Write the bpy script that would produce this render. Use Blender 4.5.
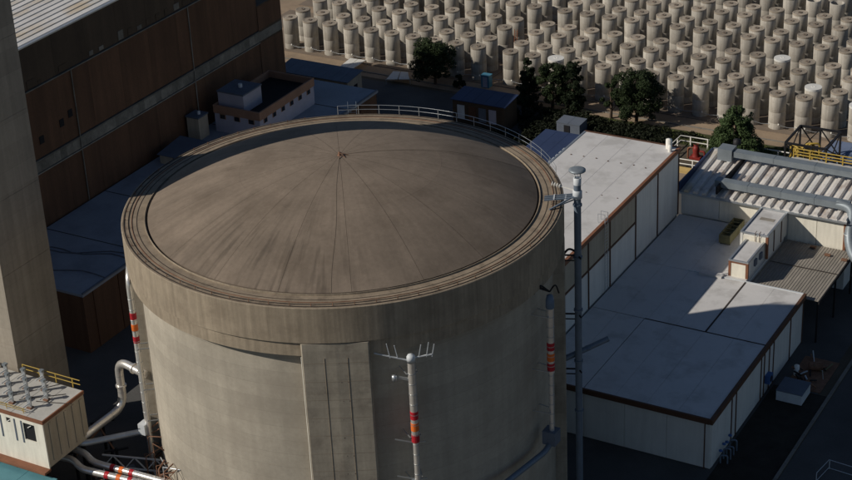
import bpy, bmesh, math, random
import numpy as np
from mathutils import Vector, Matrix
PI = math.pi
R_ = math.radians
rnd = random.Random(7)
scn = bpy.context.scene
for o in list(bpy.data.objects):
    bpy.data.objects.remove(o, do_unlink=True)
COL = scn.collection

# ------------------------------------------------------------------ camera
CX, CY, CZ = 89.34834, -135.34543, 107.68155
YAW, PITCH, ROLL, FL = -0.5336431, 0.4714516, -0.0510408, 1800.46   # FL in pixels of an 852 px wide frame
fw = Vector((math.sin(YAW)*math.cos(PITCH), math.cos(YAW)*math.cos(PITCH), -math.sin(PITCH)))
rt0 = Vector((math.cos(YAW), -math.sin(YAW), 0)); up0 = rt0.cross(fw)
rt = math.cos(ROLL)*rt0 + math.sin(ROLL)*up0
up = -math.sin(ROLL)*rt0 + math.cos(ROLL)*up0
cd = bpy.data.cameras.new('camera'); cam = bpy.data.objects.new('camera', cd); COL.objects.link(cam)
cd.sensor_fit = 'HORIZONTAL'; cd.sensor_width = 36.0; cd.lens = FL/852*36.0
cd.clip_start = 1.0; cd.clip_end = 6000
cam.matrix_world = Matrix(((rt.x, up.x, -fw.x, CX), (rt.y, up.y, -fw.y, CY), (rt.z, up.z, -fw.z, CZ), (0, 0, 0, 1)))
scn.camera = cam
CP = Vector((CX, CY, CZ))

# ------------------------------------------------------------------ light
SUN_EL, SUN_HEAD = 33.0, 228.3          # heading of the sun, clockwise from +Y
w = bpy.data.worlds.new('World'); scn.world = w; w.use_nodes = True
nt = w.node_tree; nt.nodes.clear()
sky = nt.nodes.new('ShaderNodeTexSky'); sky.sky_type = 'NISHITA'; sky.sun_disc = False
sky.sun_elevation = R_(SUN_EL); sky.sun_rotation = R_(SUN_HEAD); sky.ozone_density = 1.6; sky.air_density = 0.9; sky.dust_density = 0.4; sky.altitude = 1000
bg = nt.nodes.new('ShaderNodeBackground'); bg.inputs['Strength'].default_value = 0.063
ow = nt.nodes.new('ShaderNodeOutputWorld')
nt.links.new(sky.outputs[0], bg.inputs[0]); nt.links.new(bg.outputs[0], ow.inputs[0])
sd = bpy.data.lights.new('sun', 'SUN'); sd.energy = 5.0; sd.angle = R_(0.5); sd.color = (1.0, 0.925, 0.82)
so = bpy.data.objects.new('sun', sd); COL.objects.link(so)
LD = Vector((-math.sin(R_(SUN_HEAD))*math.cos(R_(SUN_EL)), -math.cos(R_(SUN_HEAD))*math.cos(R_(SUN_EL)), -math.sin(R_(SUN_EL))))
so.rotation_euler = LD.to_track_quat('-Z', 'Y').to_euler(); so.location = (-80, -60, 150)
scn.view_settings.view_transform = 'Standard'; scn.view_settings.look = 'None'
scn.view_settings.gamma = 1; scn.view_settings.exposure = -0.50
scn.view_settings.use_curve_mapping = False

# ------------------------------------------------------------------ materials
MATS = {}
def mat(name, col, rough=0.85, var=0.18, scale=0.5, fine=6.0, metal=0.0, bump=0.15, streak=None, polar=False,
        stain=None, stain_amt=0.0, stain_scale=0.15, rand=0.0, spec=0.3, rings=None, runs=None):
    """Procedural surface: base colour, broad mottling, fine grain, optional run-down streaks and stains with edges of their own."""
    if name in MATS: return MATS[name]
    m = bpy.data.materials.new(name); m.use_nodes = True; MATS[name] = m
    n = m.node_tree; N = n.nodes; L = n.links
    bs = N['Principled BSDF']; bs.inputs['Roughness'].default_value = rough; bs.inputs['Metallic'].default_value = metal
    bs.inputs['Specular IOR Level'].default_value = spec
    tc = N.new('ShaderNodeTexCoord'); vec = tc.outputs['Object']
    oi = N.new('ShaderNodeObjectInfo')
    if rand > 0:
        ad = N.new('ShaderNodeVectorMath'); ad.operation = 'ADD'
        mu = N.new('ShaderNodeMath'); mu.operation = 'MULTIPLY'; mu.inputs[1].default_value = 90
        L.new(oi.outputs['Random'], mu.inputs[0]); cb = N.new('ShaderNodeCombineXYZ')
        L.new(mu.outputs[0], cb.inputs[0]); L.new(mu.outputs[0], cb.inputs[1])
        L.new(vec, ad.inputs[0]); L.new(cb.outputs[0], ad.inputs[1]); vec2 = ad.outputs[0]
    else: vec2 = vec
    def noise(v, sc, det=5, ro=0.6):
        t = N.new('ShaderNodeTexNoise'); t.inputs['Scale'].default_value = sc; t.inputs['Detail'].default_value = det
        t.inputs['Roughness'].default_value = ro; L.new(v, t.inputs['Vector']); return t.outputs['Fac']
    def math_(op, a, b=None, c=None):
        t = N.new('ShaderNodeMath'); t.operation = op
        for i, q in enumerate((a, b, c)):
            if q is None: continue
            if isinstance(q, (int, float)): t.inputs[i].default_value = q
            else: L.new(q, t.inputs[i])
        return t.outputs[0]
    def mrange(v, a, b, c, d):
        t = N.new('ShaderNodeMapRange'); t.inputs[1].default_value = a; t.inputs[2].default_value = b
        t.inputs[3].default_value = c; t.inputs[4].default_value = d; L.new(v, t.inputs[0]); return t.outputs[0]
    f = mrange(noise(vec2, scale), 0.28, 0.72, 1-var, 1+var)
    g = mrange(noise(vec2, fine, 3), 0.25, 0.75, 1-var*0.45, 1+var*0.45)
    f = math_('MULTIPLY', f, g)
    if streak is not None:
        sx = N.new('ShaderNodeSeparateXYZ'); L.new(vec2 if not polar else vec, sx.inputs[0])
        if polar:                                   # run-off: angle round the axis, slow along the fall line
            ang = math_('ARCTAN2', sx.outputs[1], sx.outputs[0])
            ca = math_('COSINE', ang); sa = math_('SINE', ang)
            rr = math_('SQRT', math_('ADD', math_('MULTIPLY', sx.outputs[0], sx.outputs[0]), math_('MULTIPLY', sx.outputs[1], sx.outputs[1])))
            cb2 = N.new('ShaderNodeCombineXYZ')
            L.new(math_('MULTIPLY', ca, streak[1]), cb2.inputs[0]); L.new(math_('MULTIPLY', sa, streak[1]), cb2.inputs[1])
            L.new(math_('MULTIPLY', rr if streak[2] == 'r' else sx.outputs[2], streak[3]), cb2.inputs[2])
            v3 = cb2.outputs[0]
        else:
            mp = N.new('ShaderNodeMapping'); mp.inputs['Scale'].default_value = (streak[1], streak[1], streak[3]); L.new(vec2, mp.inputs[0]); v3 = mp.outputs[0]
        s = mrange(noise(v3, 1.0, 4, 0.55), 0.3, 0.68, 1+streak[0]*0.5, 1-streak[0])
        if polar and streak[2] == 'r':              # streaks grow toward the foot of the dome
            wgt = mrange(rr, 3.0, 15.0, 0.15, 1.0)
            s = math_('ADD', 1.0, math_('MULTIPLY', math_('SUBTRACT', s, 1.0), wgt))
        f = math_('MULTIPLY', f, s)
        if runs is not None:                        # dark run-off marks, gathered on one side of the dome
            dt = math_('ADD', math_('MULTIPLY', ca, math.sin(R_(runs[0]))), math_('MULTIPLY', sa, math.cos(R_(runs[0]))))
            cb4 = N.new('ShaderNodeCombineXYZ'); L.new(math_('MULTIPLY', ca, 26), cb4.inputs[0]); L.new(math_('MULTIPLY', sa, 26), cb4.inputs[1]); L.new(math_('MULTIPLY', rr, 0.16), cb4.inputs[2])
            k = math_('MULTIPLY', mrange(noise(cb4.outputs[0], 1.0, 3, 0.5), 0.50, 0.66, 0, runs[1]), math_('MULTIPLY', mrange(dt, .80, .95, 0, 1), mrange(rr, 7, 14, 0, 1)))
            f = math_('MULTIPLY', f, math_('SUBTRACT', 1.0, k))
    if rings is not None:                           # faint pour lines of the formwork, one every rings[0] metres
        sz = N.new('ShaderNodeSeparateXYZ'); L.new(vec, sz.inputs[0])
        fr = math_('FRACT', math_('DIVIDE', sz.outputs[2], rings[0]))
        ln = math_('LESS_THAN', fr, rings[1]/rings[0])
        f = math_('MULTIPLY', f, math_('SUBTRACT', 1.0, math_('MULTIPLY', ln, rings[2])))
        fl_ = math_('FLOOR', math_('DIVIDE', sz.outputs[2], rings[0]))
        wn = N.new('ShaderNodeTexWhiteNoise'); wn.noise_dimensions = '1D'; L.new(fl_, wn.inputs['W'])
        f = math_('MULTIPLY', f, mrange(wn.outputs['Value'], 0, 1, 0.92, 1.07))
    if rand > 0: f = math_('MULTIPLY', f, mrange(oi.outputs['Random'], 0, 1, 1-rand, 1+rand))
    vm = N.new('ShaderNodeVectorMath'); vm.operation = 'SCALE'; vm.inputs[0].default_value = col[:3]; L.new(f, vm.inputs['Scale'])
    out = vm.outputs[0]
    if stain is not None:
        mx = N.new('ShaderNodeMix'); mx.data_type = 'RGBA'
        L.new(mrange(noise(vec2, stain_scale, 6, 0.65), 0.5, 0.66, 0, stain_amt), mx.inputs[0])
        L.new(out, mx.inputs[6]); mx.inputs[7].default_value = (*stain, 1); out = mx.outputs[2]
    L.new(out, bs.inputs['Base Color'])
    if bump > 0:
        bp = N.new('ShaderNodeBump'); bp.inputs['Strength'].default_value = bump; bp.inputs['Distance'].default_value = 0.05
        L.new(noise(vec2, fine, 4), bp.inputs['Height']); L.new(bp.outputs[0], bs.inputs['Normal'])
    return m

M = dict(
 dome=mat('dome_concrete', (0.203, 0.161, 0.123), 0.9, 0.20, 0.16, 2.5, streak=(0.13, 18, 'r', 0.10), polar=True, stain=(0.115, 0.088, 0.064), stain_amt=0.5, stain_scale=0.18, runs=(174, 0.34)),
 ring=mat('ring_concrete', (0.32, 0.265, 0.195), 0.9, 0.14, 0.3, 4, streak=(0.22, 60, 'z', 0.12), polar=True, stain=(0.20, 0.16, 0.115), stain_amt=0.5, stain_scale=0.4),
 ringtop=mat('ring_top_concrete', (0.27, 0.215, 0.155), 0.9, 0.22, 0.6, 5, stain=(0.13, 0.10, 0.072), stain_amt=0.6, stain_scale=0.7),
 wall=mat('wall_concrete', (0.375, 0.338, 0.275), 0.9, 0.16, 0.10, 3, streak=(0.10, 22, 'z', 0.05), polar=True, stain=(0.29, 0.255, 0.205), stain_amt=0.6, stain_scale=0.16, rings=(1.5, 0.05, 0.14)),
 butt=mat('buttress_concrete', (0.35, 0.31, 0.245), 0.9, 0.16, 0.2, 3, streak=(0.14, 1.6, 'z', 0.08), stain=(0.15, 0.125, 0.10), stain_amt=0.55, stain_scale=0.3, rings=(1.5, 0.05, 0.10)),
 tower=mat('tower_concrete', (0.33, 0.29, 0.235), 0.9, 0.14, 0.12, 2.5, streak=(0.18, 1.2, 'z', 0.05), rings=(2.4, 0.06, 0.10)),
 joint2=mat('dome_joint', (0.105, 0.08, 0.06), 0.9, 0.25, 1),
 joint=mat('joint_tar', (0.045, 0.036, 0.03), 0.8, 0.3, 2),
 silo=mat('silo_concrete', (0.42, 0.39, 0.338), 0.9, 0.12, 0.5, 5, streak=(0.24, 4.5, 'z', 0.12), rand=0.20, stain=(0.27, 0.235, 0.19), stain_amt=0.45, stain_scale=1.1),
 silolid=mat('silo_lid_concrete', (0.31, 0.265, 0.21), 0.95, 0.25, 1.5, 7, rand=0.2),
 silohub=mat('silo_plug', (0.17, 0.135, 0.105), 0.9, 0.2, 3, rand=0.2),
 white=mat('white_panel', (0.69, 0.68, 0.64), 0.6, 0.05, 0.4, 5, streak=(0.08, 1.5, 'z', 0.15), bump=0.03),
 cream=mat('cream_paint', (0.80, 0.76, 0.65), 0.65, 0.06, 0.5, 5, streak=(0.14, 1.8, 'z', 0.2), bump=0.04),
 beigep=mat('beige_panel', (0.44, 0.38, 0.29), 0.7, 0.08, 0.5, 5, streak=(0.15, 1.5, 'z', 0.15), bump=0.03),
 roofw=mat('white_roof_membrane', (0.58, 0.57, 0.56), 0.75, 0.06, 0.12, 2, bump=0.04, stain=(0.42, 0.41, 0.395), stain_amt=0.75, stain_scale=0.28),
 roofm=mat('pale_roof_sheet', (0.60, 0.59, 0.57), 0.6, 0.10, 0.2, 3, bump=0.04, stain=(0.52, 0.42, 0.28), stain_amt=0.8, stain_scale=0.12, rand=0.06),
 rib=mat('ribbed_roof_metal', (0.68, 0.65, 0.61), 0.5, 0.14, 0.5, 4, bump=0.03, stain=(0.25, 0.16, 0.11), stain_amt=0.5, stain_scale=0.4, metal=0.0),
 bluemetal=mat('blue_sheet_metal', (0.032, 0.048, 0.105), 0.5, 0.15, 0.3, 4, bump=0.03),
 hutroof=mat('grey_blue_roofing', (0.12, 0.14, 0.175), 0.7, 0.15, 0.4, 4),
 rust=mat('rust_brown_trim', (0.22, 0.095, 0.052), 0.7, 0.2, 0.8, 6),
 brown=mat('dark_brown_trim', (0.10, 0.05, 0.03), 0.7, 0.2, 0.8, 6),
 hall=mat('brown_cladding', (0.130, 0.066, 0.036), 0.75, 0.22, 0.12, 3, streak=(0.25, 0.8, 'z', 0.05), rand=0.04, bump=0.05),
 halltop=mat('dark_cladding', (0.075, 0.052, 0.034), 0.75, 0.2, 0.12, 3, streak=(0.2, 0.8, 'z', 0.05), rand=0.08, bump=0.05),
 band=mat('grey_band_panel', (0.20, 0.185, 0.155), 0.7, 0.35, 0.6, 4, rand=0.25),
 galv=mat('galvanised_steel', (0.52, 0.55, 0.57), 0.42, 0.12, 0.7, 6, metal=0.75, bump=0.04, spec=0.5),
 duct=mat('duct_steel', (0.24, 0.275, 0.30), 0.5, 0.15, 0.5, 5, metal=0.35, bump=0.04),
 alu=mat('pipe_cladding', (0.78, 0.75, 0.70), 0.30, 0.10, 1.2, 8, metal=0.65, bump=0.05, spec=0.5),
 steelgrey=mat('mast_paint', (0.15, 0.19, 0.24), 0.5, 0.12, 0.8, 6, metal=0.2, bump=0.03),
 pale=mat('pale_grey_paint', (0.55, 0.58, 0.60), 0.5, 0.1, 0.8, 6, bump=0.03),
 redb=mat('red_band_paint', (0.42, 0.02, 0.03), 0.45, 0.12, 2, 8, bump=0.02),
 orgb=mat('orange_band_paint', (0.72, 0.16, 0.03), 0.45, 0.12, 2, 8, bump=0.02),
 blk=mat('black_steel', (0.014, 0.014, 0.016), 0.6, 0.2, 1, 5, bump=0.02),
 dark=mat('dark_opening', (0.012, 0.012, 0.014), 0.8, 0.1, 1, bump=0),
 glass=mat('window_glass', (0.02, 0.025, 0.03), 0.15, 0.05, 1, bump=0, spec=0.6),
 yel=mat('yellow_paint', (0.42, 0.29, 0.055), 0.55, 0.12, 1.5, 6, bump=0.02),
 red=mat('red_paint', (0.22, 0.028, 0.022), 0.5, 0.15, 1.5, 6, bump=0.02),
 whitep=mat('white_paint', (0.78, 0.76, 0.70), 0.55, 0.08, 1.5, 6, bump=0.02),
 teal=mat('teal_roofing', (0.10, 0.26, 0.30), 0.6, 0.10, 0.6, 5, bump=0.03),
 tealbox=mat('teal_plastic', (0.06, 0.20, 0.30), 0.5, 0.08, 0.8, 5, bump=0.02),
 olive=mat('olive_paint', (0.16, 0.15, 0.08), 0.7, 0.25, 1.2, 6, bump=0.04),
 deck=mat('deck_plate', (0.46, 0.45, 0.42), 0.7, 0.12, 0.7, 6, bump=0.03),
 canopy=mat('canopy_sheet', (0.27, 0.245, 0.21), 0.7, 0.15, 0.5, 5, bump=0.03, rand=0.12),
 annex=mat('annex_roofing', (0.26, 0.285, 0.32), 0.8, 0.12, 0.2, 3, bump=0.03, stain=(0.16, 0.175, 0.20), stain_amt=0.6, stain_scale=0.15),
 brick=mat('orange_brown_render', (0.34, 0.19, 0.12), 0.8, 0.15, 0.5, 6),
 lilac=mat('pale_lilac_render', (0.42, 0.40, 0.46), 0.8, 0.1, 0.5, 6),
 asphalt=mat('asphalt', (0.085, 0.083, 0.08), 0.95, 0.25, 0.12, 5),
 kerb=mat('kerb_concrete', (0.20, 0.185, 0.16), 0.9, 0.15, 0.5, 6, rand=0.1),
 yard=mat('yard_dirt', (0.30, 0.225, 0.155), 0.95, 0.20, 0.18, 4, stain=(0.20, 0.155, 0.11), stain_amt=0.6, stain_scale=0.3),
 slab=mat('yard_slab_concrete', (0.19, 0.15, 0.115), 0.95, 0.18, 0.3, 4, stain=(0.20, 0.16, 0.12), stain_amt=0.6, stain_scale=0.4),
 grass=mat('grass_ground', (0.055, 0.060, 0.022), 0.95, 0.35, 0.4, 8),
 soil=mat('soil', (0.085, 0.07, 0.05), 0.95, 0.35, 0.08, 4, stain=(0.13, 0.11, 0.08), stain_amt=0.6, stain_scale=0.07),
 soil2=mat('dark_soil', (0.030, 0.026, 0.020), 0.95, 0.35, 0.6, 5),  # darker soil tone for the strip between wall and kerb
 duct2=mat('old_roof_pipe', (0.11, 0.12, 0.14), 0.7, 0.2, 1),
 bark=mat('bark', (0.09, 0.065, 0.045), 0.95, 0.3, 2, 8),
 rustscrap=mat('rusty_steel', (0.20, 0.105, 0.065), 0.8, 0.3, 1.5, 6),
)
def leafmat(name, col):
    m = mat(name, col, 0.75, 0.45, 0.9, 3.0, bump=0, spec=0.2)
    return m
M['leaf1'] = leafmat('dark_conifer_leaf', (0.026, 0.040, 0.015))
M['leaf2'] = leafmat('cypress_leaf', (0.015, 0.024, 0.010))
M['leaf3'] = leafmat('green_leaf', (0.052, 0.082, 0.030))
M['leaf4'] = leafmat('shrub_leaf', (0.012, 0.016, 0.007))

# ------------------------------------------------------------------ builders
ORG = {}
def org(o): return ORG.get(o.name, Vector((0, 0, 0)))
def tag(o, label=None, cat=None, group=None, kind=None):
    if label: o['label'] = label
    if cat: o['category'] = cat
    if group: o['group'] = group
    if kind: o['kind'] = kind
    return o
# the reactor group (round building, tower, pump house and their pipes) is laid out in its own units round the dome axis
REACTOR_AT, REACTOR_UNIT, GZ = Vector((6.987, -10.584, 8.42)), 0.9218, -9.13     # GZ: ground level in those units
reactor_group = False
def thing(name, label, cat, loc=(0, 0, 0), group=None):
    o = bpy.data.objects.new(name, None); COL.objects.link(o); o.location = loc; o.empty_display_size = 0.5
    ORG[o.name] = Vector(loc)
    if reactor_group: o.location = REACTOR_AT+REACTOR_UNIT*Vector(loc); o.scale = (REACTOR_UNIT,)*3
    return tag(o, label, cat, group)
class MB:
    def __init__(s): s.v = []; s.f = []; s.sm = []
    def add(s, vs, fs, smooth=False):
        b = len(s.v); s.v += [tuple(v) for v in vs]; s.f += [tuple(b+i for i in f) for f in fs]; s.sm += [smooth]*len(fs); return s
    def box(s, x0, y0, z0, x1, y1, z1, rz=0, rx=0):
        c = Vector(((x0+x1)/2, (y0+y1)/2, (z0+z1)/2)); h = Vector((abs(x1-x0)/2, abs(y1-y0)/2, abs(z1-z0)/2))
        m = Matrix.Rotation(rz, 3, 'Z') @ Matrix.Rotation(rx, 3, 'X')
        vs = [c + m @ Vector((sx*h.x, sy*h.y, sz*h.z)) for sz in (-1, 1) for sy in (-1, 1) for sx in (-1, 1)]
        return s.add(vs, [(0, 2, 3, 1), (4, 5, 7, 6), (0, 1, 5, 4), (2, 6, 7, 3), (0, 4, 6, 2), (1, 3, 7, 5)])
    def bar(s, a, b, t=0.1, t2=None):
        a = Vector(a); b = Vector(b); d = (b-a); L = d.length
        if L < 1e-6: return s
        d /= L; u = d.cross(Vector((0, 0, 1)))
        if u.length < 1e-3: u = Vector((1, 0, 0))
        u.normalize(); v = u.cross(d); t2 = t2 or t; u *= t/2; v *= t2/2
        vs = [a-u-v, a+u-v, a+u+v, a-u+v, b-u-v, b+u-v, b+u+v, b-u+v]
        return s.add(vs, [(0, 1, 2, 3), (7, 6, 5, 4), (0, 4, 5, 1), (1, 5, 6, 2), (2, 6, 7, 3), (3, 7, 4, 0)])
    def tube(s, pts, r, n=12, smooth=True, cap=True):
        pts = [Vector(p) for p in pts]; rs = r if isinstance(r, (list, tuple)) else [r]*len(pts)
        d0 = (pts[1]-pts[0]).normalized(); u = d0.cross(Vector((0, 0, 1)))
        if u.length < 1e-3: u = d0.cross(Vector((0, 1, 0)))
        u.normalize(); rings = []
        for i, p in enumerate(pts):
            if i == 0: d = pts[1]-pts[0]
            elif i == len(pts)-1: d = pts[-1]-pts[-2]
            else: d = (pts[i+1]-p).normalized() + (p-pts[i-1]).normalized()
            d.normalize(); u = (u - d*u.dot(d)); u.normalize(); v = d.cross(u)
            rings.append([p + rs[i]*(math.cos(2*PI*k/n)*u + math.sin(2*PI*k/n)*v) for k in range(n)])
        vs = [q for rg in rings for q in rg]; fs = []
        for i in range(len(pts)-1):
            for k in range(n): fs.append((i*n+k, i*n+(k+1) % n, (i+1)*n+(k+1) % n, (i+1)*n+k))
        s.add(vs, fs, smooth)
        if cap: s.add(rings[0], [tuple(reversed(range(n)))]); s.add(rings[-1], [tuple(range(n))])
        return s
    def lathe(s, prof, c=(0, 0, 0), n=32, smooth=True, a0=0, a1=2*PI):
        full = abs(a1-a0-2*PI) < 1e-6; m = n if full else n+1; vs = []; fs = []
        for (r, z) in prof:
            for k in range(m):
                a = a0+(a1-a0)*k/n; vs.append((c[0]+r*math.cos(a), c[1]+r*math.sin(a), c[2]+z))
        for i in range(len(prof)-1):
            for k in range(n):
                k2 = (k+1) % m if full else k+1
                fs.append((i*m+k, i*m+k2, (i+1)*m+k2, (i+1)*m+k))
        return s.add(vs, fs, smooth)
    def build(s, name, m, parent=None, smooth_angle=None, loc=None):
        o3 = org(parent) if parent is not None else Vector(loc if loc is not None else (0, 0, 0))
        me = bpy.data.meshes.new(name)
        me.from_pydata([(v[0]-o3.x, v[1]-o3.y, v[2]-o3.z) for v in s.v], [], s.f)
        me.polygons.foreach_set('use_smooth', s.sm); me.update()
        me.materials.append(M[m] if isinstance(m, str) else m)
        o = bpy.data.objects.new(name, me); COL.objects.link(o)
        if parent is not None: o.parent = parent
        else: o.location = o3
        ORG[o.name] = o3; return o
def arc(pts, rad=0.5, k=5):
    """round the corners of a polyline"""
    pts = [Vector(p) for p in pts]; out = [pts[0]]
    for i in range(1, len(pts)-1):
        a, b, c = pts[i-1], pts[i], pts[i+1]; d1 = (a-b); d2 = (c-b); r = min(rad, d1.length*.45, d2.length*.45)
        p0 = b+d1.normalized()*r; p2 = b+d2.normalized()*r
        for j in range(k+1):
            t = j/k; out.append((1-t)**2*p0 + 2*t*(1-t)*b + t*t*p2)
    out.append(pts[-1]); return out
def box(name, m, p, *a, **k): return MB().box(*a, **k).build(name, m, p)
def struct(o): o['kind'] = 'structure'; return o
def hd(h, r, z=0): return Vector((r*math.sin(R_(h)), r*math.cos(R_(h)), z))       # point at a compass heading round the containment axis
def pol(h): return PI/2 - R_(h)
def proj(x, y, z):
    d = Vector((x, y, z))-CP; q = d.dot(fw); return 426+FL*d.dot(rt)/q, 240-FL*d.dot(up)/q
def railing(parent, pts, m='pale', h=1.1, t=0.06, mids=(0.55,), step=2.4):
    """posts and rails; each a part"""
    pts = [Vector(p) for p in pts]
    for zz in (h,)+tuple(mids):
        MB().tube([p+Vector((0, 0, zz)) for p in pts], t*0.55, 6).build('rail', m, parent)
    acc = 0; last = None
    for i in range(len(pts)-1):
        a, b = pts[i], pts[i+1]; L = (b-a).length; q = -acc
        while q <= L+1e-6:
            if q >= 0: 
                p = a+(b-a)*(q/L if L else 0); MB().bar(p, p+Vector((0, 0, h+0.02)), t).build('post', m, parent)
            q += step
        acc = L-(q-step)

# ------------------------------------------------------------------ setting
struct(MB().add([(-900, -500, 0), (900, -500, 0), (900, 1400, 0), (-900, 1400, 0)], [(0, 1, 2, 3)]).build('ground', 'soil'))
def sheet(name, m, x0, y0, x1, y1, z): return struct(MB().add([(x0, y0, z), (x1, y0, z), (x1, y1, z), (x0, y1, z)], [(0, 1, 2, 3)]).build(name, m))
sheet('pavement', 'asphalt', -56, -45, 40, 80, 0.004)
sheet('planting_bed', 'soil2', 35.0, -20, 41.1, 31.5, 0.010)
sheet('road', 'asphalt', 41.6, -60, 70, 76, 0.008)
sheet('access_road', 'asphalt', -90, 80.2, -20, 92.2, 0.006)
sheet('storage_yard', 'yard', -140, 93.0, 70, 230, 0.012)
sheet('grass_strip', 'grass', -23, 88.2, 44, 92.9, 0.010)
kb = thing('kerb', 'low concrete kerb along the dark road at lower right', 'kerb', (41.3, -40, 0))
kb['kind'] = 'structure'; 
for i in range(38):
    y = -40+i*3.0; box('kerb_stone', 'kerb', kb, 41.15, y+.02, 0, 41.5, y+2.98, 0.14)
del kb['category']; del kb['label']
kb2 = bpy.data.objects.new('yard_kerb', None); COL.objects.link(kb2); kb2.location = (-30, 94.6, 0); ORG[kb2.name] = Vector((-30, 94.6, 0)); kb2['kind'] = 'structure'
for i in range(40):
    x = -76+i*2.5; box('kerb_stone', 'kerb', kb2, x+.02, 94.5, 0, x+2.48, 94.75, 0.13)
# concrete slabs under each double row of silos
ROWS = [99.5, 103.5, 108.75, 112.8, 119.6, 123.55, 128.75, 132.85, 139.6, 143.6, 148.85, 152.9]
COLS = [-73.4-3.95*2, -73.4-3.95] + [-73.5+3.94*i for i in range(10)] + [-32.35+3.965*i for i in range(16)]
for i in range(0, 12, 2):
    for (xa, xb) in ((-84, -36.0), (-34.6, 30)):
        o = MB().box(xa, ROWS[i]-2.0, 0.0, xb, ROWS[i+1]+2.0, 0.12).build('yard_slab', 'slab'); struct(o)

# ------------------------------------------------------------------ containment building
reactor_group = True
cb = thing('containment_building', 'huge round concrete reactor building with stained shallow dome roof and projecting rim', 'reactor building')
N_ = 160
# wall, recessed behind ring beam and four buttresses
MB().lathe([(20.9, GZ), (20.9, 25.4)], n=N_).build('wall', 'wall', cb)
MB().lathe([(21.5, GZ), (21.5, GZ+1.2), (20.9, GZ+1.8)], n=N_).build('plinth', 'butt', cb)
MB().lathe([(20.9, 24.9), (21.80, 24.95), (21.80, 26.6)], n=N_, smooth=False).build('corbel', 'ring', cb)
MB().lathe([(21.4, 26.4), (22.0, 26.4)], n=N_).lathe([(22.0, 26.4), (22.0, 29.94)], n=N_).lathe([(22.0, 29.94), (21.93, 30.0)], n=N_).build('ring_beam', 'ring', cb)
MB().lathe([(21.93, 30.0), (19.53, 30.0), (19.53, 29.7), (19.35, 29.7)], n=N_, smooth=False).build('ring_top', 'ringtop', cb)
for r0, wd, hh, mm in ((21.72, 0.09, 0.05, 'joint'), (21.25, 0.10, 0.03, 'joint'), (20.95, 0.05, 0.06, 'rustscrap'), (20.45, 0.07, 0.02, 'joint'), (19.66, 0.05, 0.16, 'ring')):
    MB().lathe([(r0-wd/2, 29.99), (r0-wd/2, 30.0+hh), (r0+wd/2, 30.0+hh), (r0+wd/2, 29.99)], n=N_, smooth=False).build('roof_channel', mm, cb)
R0, HC, Z0 = 19.38, 4.85, 30.12
RS = (R0*R0+HC*HC)/(2*HC)
def dz(r): return Z0 + math.sqrt(RS*RS-r*r) - math.sqrt(RS*RS-R0*R0)
MB().lathe([(R0+0.005, 29.69), (R0, Z0-0.05)] + [(R0*(1-k/14.), dz(R0*(1-k/14.))-0.05) for k in range(0, 15)], n=N_).build('dome_shell', 'joint2', cb)
NS = 18
for k in range(NS):
    h0 = 2*PI*k/NS + R_(-56); h1 = h0+2*PI/NS
    for (ra, rb) in ((0.25, 9.992), (10.0, R0)):
        mb = MB(); vs = []; fs = []; na, nr = 8, 7
        for i in range(nr+1):
            r = ra+(rb-ra)*i/nr; g = 0.012/r
            for j in range(na+1):
                a = (h0+g)+(h1-h0-2*g)*j/na; vs.append((r*math.cos(a), r*math.sin(a), dz(r)))
        for i in range(nr):
            for j in range(na): q = i*(na+1)+j; fs.append((q, q+na+1, q+na+2, q+1))
        mb.add(vs, fs, True)
        # edge skirts
        for j in range(na):
            q = nr*(na+1)+j; b = [vs[q], vs[q+1]]
            mb.add([b[0], b[1], (b[1][0], b[1][1], b[1][2]-.05), (b[0][0], b[0][1], b[0][2]-.05)], [(0, 3, 2, 1)])
        mb.build('dome_segment', 'dome', cb)
bt = MB().lathe([(0.0, dz(0)+.35), (0.12, dz(0)+.33), (0.14, dz(0)+.02), (0.32, dz(0)-.03)], n=12).build('apex_vent', 'rustscrap', cb)
for k in range(3): MB().bar((0, 0, dz(0)+.3), hd(150-32*k*1.3, 0.9, dz(0.9)+.03), 0.05).build('stay', 'rustscrap', cb)
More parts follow.
